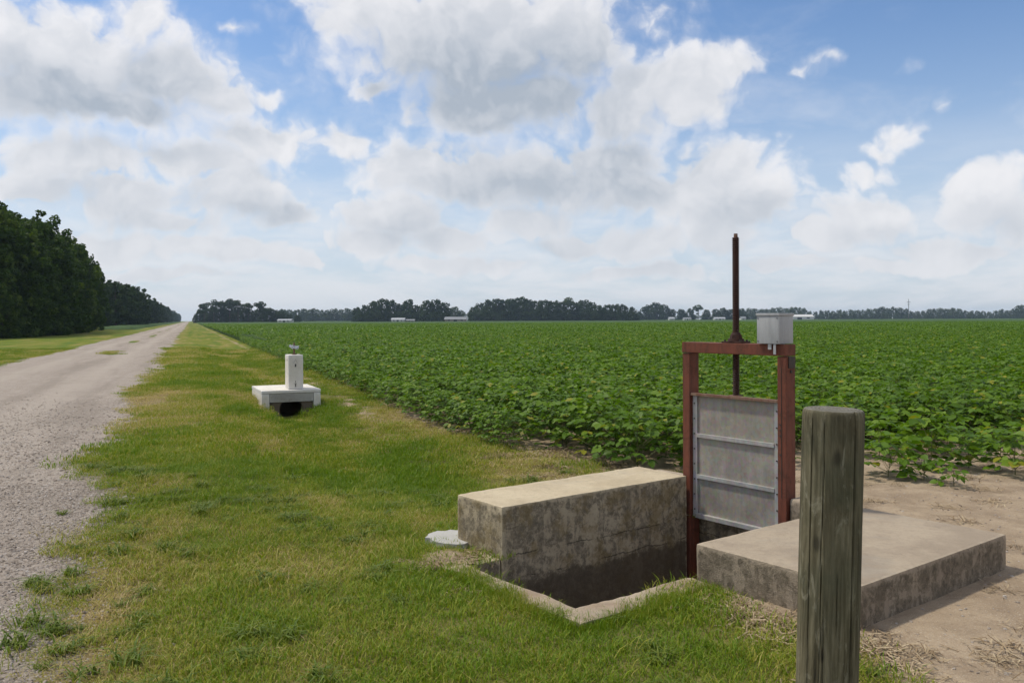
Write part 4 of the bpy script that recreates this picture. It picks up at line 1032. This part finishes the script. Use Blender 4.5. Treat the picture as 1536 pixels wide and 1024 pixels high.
house('farm_shed', 'low white shed at the foot of the trees right of the pine clump', 416, 436, 478.3, 500, M_HWALL, M_HROOF, 7, 'x', .7)
house('farm_shed', 'white shed with a pale roof in front of the left dark tree clump', 587, 606, 476.6, 520, M_HWALL, M_HROOF, 8, 'x', .62)
house('farm_shed', 'small weathered brown shed touching the white shed', 607, 621, 478.6, 522, M_HWALL2, M_HROOF2, 6, 'x', .65)
house('barn', 'grey roofed barn at the right end of the left dark tree clump', 667, 699, 475.0, 525, M_HWALL2, M_HROOF2, 10, 'x', .55)
house('long_shed', 'long low white farm building seen just right of the grey equipment box', 1178, 1221, 471.6, 800, M_HWALL, M_HWALL, 12, 'x', .62)
house('house', 'tiny white house between the far trees, farthest left of its scattered row', 1004, 1012, 475.5, 780, M_HWALL, M_HROOF, 7, 'x', .6)
house('house', 'tiny pale house under the trees beside the lone tall tree', 1026, 1037, 476, 790, M_HWALL, M_HROOF2, 7, 'x', .6)
house('house', 'tiny wide white house between the lone tall tree and the threaded stem', 1072, 1088, 475.6, 785, M_HWALL, M_HROOF, 7, 'x', .6)
house('house', 'tiny white house just right of the threaded stem', 1112, 1119, 474.6, 780, M_HWALL, M_HROOF2, 7, 'x', .6)
d = 720; x, y = AT(1363, d); H = TOPZ(1363, 448, d)
up = thing('utility_pole', 'tall thin utility pole with crossarms rising above the far tree line', 'utility pole', (x, y, 0), .2)
MB().cyl((0, 0, -.3), (0, 0, H), .30, .17, 8).build('pole', M_POLE, up)
MB().box(-1.6, 1.6, -.12, .12, H-3.0, H-2.7).build('crossarm', M_POLE, up); MB().box(-1.1, 1.1, -.12, .12, H-4.9, H-4.6).build('crossarm', M_POLE, up)
m = MB()
for q in (-1.4, -.7, .7, 1.4): m.cyl((q, 0, H-2.7), (q, 0, H-2.3), .1, .07, 6)
m.build('insulator', M_HROOF2, up)

# ------------------------------------------------------------------ air
mh, k = material('thin_haze')
k.n('ShaderNodeOutputMaterial', {1: k.n('ShaderNodeVolumePrincipled', {'Color': (.62, .80, 1.0, 1), 'Density': .00017, 'Anisotropy': .2})}, out=None)
hz = MB().box(-2900, 2900, -900, 2900, -2.5, 30).build('haze', mh); tag(hz, kind='stuff'); hz.display_type = 'WIRE'

# ------------------------------------------------------------------ sky
SUN_EL, SUN_AZ = rad(60), rad(-72)      # azimuth clockwise from the view direction (+Y)
W = bpy.data.worlds.new('World'); S.world = W; W.use_nodes = True; W.node_tree.nodes.clear(); k = NT(W.node_tree)
# clouds: (px, py, rx, ry) in photo pixels turned to azimuth/elevation; big blobs give the masses, noise the edges
CLOUDS = [(735, 55, 215, 120), (865, 60, 85, 78), (610, 60, 85, 82), (720, 160, 125, 46), (550, 20, 95, 50, .12), (800, 150, 95, 45), (500, 45, 60, 40, .35), (560, 130, 50, 40, .4),
          (1000, 125, 120, 45), (1085, 95, 52, 26), (940, 170, 85, 48), (1030, 150, 70, 40),
          (620, 255, 80, 52), (700, 268, 110, 56), (830, 275, 150, 60), (905, 250, 110, 60), (950, 300, 85, 36),
          (1095, 262, 90, 58), (1055, 300, 110, 42), (1150, 305, 52, 42), (1090, 335, 90, 24),
          (95, 85, 165, 95), (208, 28, 38, 38), (270, 118, 105, 58), (60, 140, 120, 52), (335, 148, 50, 28), (180, 165, 130, 30), (400, 150, 30, 18, .3),
          (400, 210, 82, 34), (518, 213, 38, 30), (110, 240, 140, 36), (180, 292, 120, 46), (350, 288, 110, 48), (290, 240, 100, 30), (430, 325, 55, 26), (50, 285, 90, 32), (240, 330, 100, 22),
          (600, 332, 85, 34), (555, 368, 85, 24), (680, 362, 65, 24), (800, 332, 75, 32), (860, 362, 85, 24), (965, 368, 85, 26), (1080, 362, 60, 22), (160, 368, 150, 24), (330, 370, 110, 22), (440, 388, 65, 18), (700, 400, 130, 14), (950, 408, 120, 12), (250, 412, 130, 12),
          (1300, 325, 92, 40), (1235, 355, 65, 28), (1380, 372, 65, 20), (1475, 300, 78, 58), (1545, 330, 70, 55), (1450, 385, 90, 16), (1330, 395, 120, 14), (1190, 395, 110, 13),
          (1362, 196, 58, 34, .60), (1338, 224, 54, 32, .60), (1305, 258, 70, 36, .58), (1190, 102, 70, 26, .74), (1235, 88, 52, 20, .74), (360, 38, 70, 20, .58), (1410, 155, 34, 30, .86), (1360, 98, 36, 18, .86)]
# broad shaded bases of the thickest clouds
BASES = [(735, 130, 215, 90), (640, 140, 100, 60), (840, 110, 115, 70), (860, 290, 200, 52), (740, 285, 120, 40), (920, 235, 110, 50), (170, 165, 200, 42), (90, 140, 110, 50), (240, 120, 90, 40), (1130, 320, 90, 30), (620, 355, 110, 24), (390, 320, 120, 26), (190, 325, 110, 24), (1480, 350, 110, 30), (820, 372, 110, 18), (1010, 395, 150, 16), (1300, 355, 90, 18)]
def ang(px, py):
    az = math.atan((px-768)/F); return az, math.atan((HOR-ROLL*(px-768)-py)/F*math.cos(az))
def n2(kk, vec, scale, detail, rough, dist=0.0, out=0):
    return kk.n('ShaderNodeTexNoise', {'Vector': vec, 'Scale': scale, 'Detail': detail, 'Roughness': rough, 'Distortion': dist}, out=out, noise_dimensions='2D')
def group(name, outs):
    g = bpy.data.node_groups.new(name, 'ShaderNodeTree')
    g.interface.new_socket('P', in_out='INPUT', socket_type='NodeSocketVector')
    for o_ in outs: g.interface.new_socket(o_, in_out='OUTPUT', socket_type='NodeSocketFloat')
    return g, NT(g), g.nodes.new('NodeGroupInput'), g.nodes.new('NodeGroupOutput')
def masses(name, items):
  gb, q, gi, go = group(name, ['S'])
  acc = None
  for (px, py, rx, ry, *wk) in items:
    az, el = ang(px, py); a1, _ = ang(px+rx*1.1, py); _, e1 = ang(px, py-ry*1.1)
    irx, iry = 1/abs(a1-az), 1/abs(e1-el)
    v = q.n('ShaderNodeVectorMath', {0: gi.outputs[0], 1: (irx, iry, 0), 2: (-az*irx, -el*iry, 0)}, operation='MULTIPLY_ADD')
    L = q.n('ShaderNodeVectorMath', {0: v}, operation='LENGTH', out=1)
    if wk: L = q.math('ADD', L, wk[0])
    acc = L if acc is None else q.math('SMOOTH_MIN', acc, L, .3)
  gb.links.new(q.math('SUBTRACT', 1.0, acc), go.inputs[0]); return gb
gb = masses('cloud_masses', CLOUDS); gs = masses('cloud_bases', BASES)
gn, q, gi, go = group('cloud_billows', ['N'])
P_ = gi.outputs[0]
f1 = n2(q, P_, 11, 8, .56, .1)
f2 = n2(q, P_, 34, 8, .62)
dn = n2(q, P_, 40, 3, .5, out=1); Pq = q.n('ShaderNodeVectorMath', {0: dn, 1: (.022, .022, 0), 2: P_}, operation='MULTIPLY_ADD')
vA = q.n('ShaderNodeTexVoronoi', {'Vector': Pq, 'Scale': 21}, voronoi_dimensions='2D')
vB = q.n('ShaderNodeTexVoronoi', {'Vector': Pq, 'Scale': 52}, voronoi_dimensions='2D')
nn = q.math('ADD', q.math('MULTIPLY', q.math('SUBTRACT', f1, .5), 1.25), q.math('MULTIPLY', q.math('SUBTRACT', f2, .5), .60))
for v_, c_, w_ in ((vA, .42, .46), (vB, .42, .34)): nn = q.math('SUBTRACT', nn, q.math('MULTIPLY', q.math('SUBTRACT', v_, c_), w_))
gn.links.new(nn, go.inputs[0])

D = k.n('ShaderNodeTexCoord', out=0)
dx, dy, dz = k.sep(D)
az = k.math('ARCTAN2', dx, dy); el = k.math('ARCSINE', dz)
Pv = k.n('ShaderNodeCombineXYZ', {0: az, 1: el, 2: 0.0})
wn = n2(k, Pv, 9.0, 4, .58, out=1)
Pw = k.n('ShaderNodeVectorMath', {0: wn, 1: (.06, .05, 0), 2: Pv}, operation='MULTIPLY_ADD')
Pw = k.n('ShaderNodeVectorMath', {0: Pw, 1: (.03, .025, 0)}, operation='SUBTRACT')
Pw = k.n('ShaderNodeVectorMath', {0: Pw, 1: (1, 1, 0)}, operation='MULTIPLY')
def field(g, vec, off=None):
    nd = W.node_tree.nodes.new('ShaderNodeGroup'); nd.node_tree = g
    W.node_tree.links.new(k.n('ShaderNodeVectorMath', {0: vec, 1: off}, operation='ADD') if off else vec, nd.inputs[0]); return nd.outputs[0]
S0 = field(gb, Pw); S2 = field(gb, Pw, (-.008, .082, 0)); S1 = field(gb, Pw, (-.008, .034, 0)); N0 = field(gn, Pw); N1 = field(gn, Pw, (-.012, .020, 0))
T0 = k.math('ADD', S0, k.math('MULTIPLY', N0, k.sm(S0, -.75, .0, .35, 1.0))); B0 = field(gs, Pw)
under = k.sm(k.math('SUBTRACT', S1, S0), -.15, .35)            # the underside of a mass: softer edge there
thin = k.sm(S0, .55, .25)
under = k.math('MAXIMUM', under, k.math('MULTIPLY', thin, .65))
cover = k.n('ShaderNodeMix', {0: under, 2: k.sm(T0, -.10, .28), 3: k.sm(T0, -.45, .60)})
wisp = k.math('MULTIPLY', k.sm(k.noise(k.vscale(Pv, (5, 13, 1)), 1, 7, .62, .5), .45, .75), k.sm(el, .46, .16))
low = k.math('MULTIPLY', k.sm(el, .24, .04), k.sm(k.noise(k.vscale(Pv, (6, 24, 1)), 1, 7, .62, .3), .34, .60, .30, .95))
cover = k.math('MAXIMUM', cover, k.math('MAXIMUM', k.math('MULTIPLY', wisp, .34), k.math('MULTIPLY', low, .85)))
# the rest of the sky, out of view: broken cumulus added to raise ambient light
around = k.math('MAXIMUM', k.sm(el, .40, .52), k.math('MAXIMUM', k.sm(k.math('ABSOLUTE', az), .66, .80), k.sm(dy, .05, -.05)))
rest = k.math('MULTIPLY', k.sm(k.noise(D, 3.2, 6, .6, .2), .40, .58), around)
cover = k.math('MAXIMUM', cover, rest)
# light on the clouds: how much cloud lies between here and the sun (up and left)
bil = k.sm(k.math('SUBTRACT', N1, N0), -.55, .55)
occ = k.math('ADD', k.math('MULTIPLY', bil, .55), k.math('ADD', k.math('MULTIPLY', k.sm(S1, -.15, .75), .25), k.math('MULTIPLY', k.sm(S2, -.15, .75), .36)))
thick = k.sm(k.math('ADD', S0, k.math('MULTIPLY', N0, .35)), -.10, .55)
base = k.math('MULTIPLY', k.sm(k.math('ADD', B0, k.math('MULTIPLY', N0, .55)), -.70, 1.05), thick)
sh = k.math('ADD', k.math('MULTIPLY', k.math('MULTIPLY', occ, thick), k.sm(el, .10, .34, .56, .64)), k.math('MULTIPLY', base, k.math('MULTIPLY', k.sm(el, .08, .30, .44, .62), k.sm(N0, -.75, .6, 1.15, .65))), clamp=True)
hi, lo_ = (9.1, 9.05, 9.25), (4.3, 4.85, 5.6)
ccol = k.mix(sh, hi, lo_)
ccol = k.mix(k.sm(el, .20, .0, 0.0, .70), ccol, (7.5, 7.7, 8.1))
sky = k.n('ShaderNodeTexSky', sky_type='NISHITA', sun_disc=False, sun_elevation=SUN_EL, sun_rotation=SUN_AZ, air_density=1.0, dust_density=.8, ozone_density=1.2, altitude=50)
sky = k.mix(1.0, sky, (.98, 1.16, 1.36), 'MULTIPLY')
sky2 = k.mix(k.sm(el, .36, .02, 0.0, .66), sky, (5.6, 6.6, 7.9))
colr = k.mix(k.math('MULTIPLY', cover, .96), sky2, ccol)
bg = k.n('ShaderNodeBackground', {0: colr, 1: .1})
k.n('ShaderNodeOutputWorld', {0: bg}, out=None)
W.cycles.sampling_method = 'MANUAL'; W.cycles.sample_map_resolution = 512

sl = bpy.data.lights.new('sun', 'SUN'); sl.energy = 3.0; sl.angle = rad(4); sl.color = (1, .93, .80)
so = link(bpy.data.objects.new('sun', sl))
sd = Vector((math.sin(SUN_AZ)*math.cos(SUN_EL), math.cos(SUN_AZ)*math.cos(SUN_EL), math.sin(SUN_EL)))
so.rotation_euler = sd.to_track_quat('Z', 'Y').to_euler()

# ------------------------------------------------------------------ camera and render settings
cam = bpy.data.cameras.new('camera'); cam.sensor_width = 36; cam.lens = F/1536*36; cam.clip_start = .05; cam.clip_end = 9000
cam.shift_y = -(512-HOR)/1536
co = link(bpy.data.objects.new('camera', cam)); co.location = (0, 0, EYE); co.rotation_euler = (rad(90), -ROLL if False else 0, 0)
co.matrix_world = Matrix.Translation((0, 0, EYE)) @ Matrix.Rotation(rad(90), 4, 'X') @ Matrix.Rotation(-ROLL, 4, 'Z')
S.camera = co
S.view_settings.view_transform = 'Standard'; S.view_settings.look = 'None'; S.view_settings.exposure = 0; S.view_settings.gamma = 1
S.render.engine = 'CYCLES'
S.cycles.use_denoising = True
S.cycles.max_bounces = 6; S.cycles.diffuse_bounces = 3; S.cycles.glossy_bounces = 2; S.cycles.transmission_bounces = 3; S.cycles.volume_bounces = 0; S.cycles.transparent_max_bounces = 6
S.cycles.use_adaptive_sampling = True; S.cycles.adaptive_threshold = .02
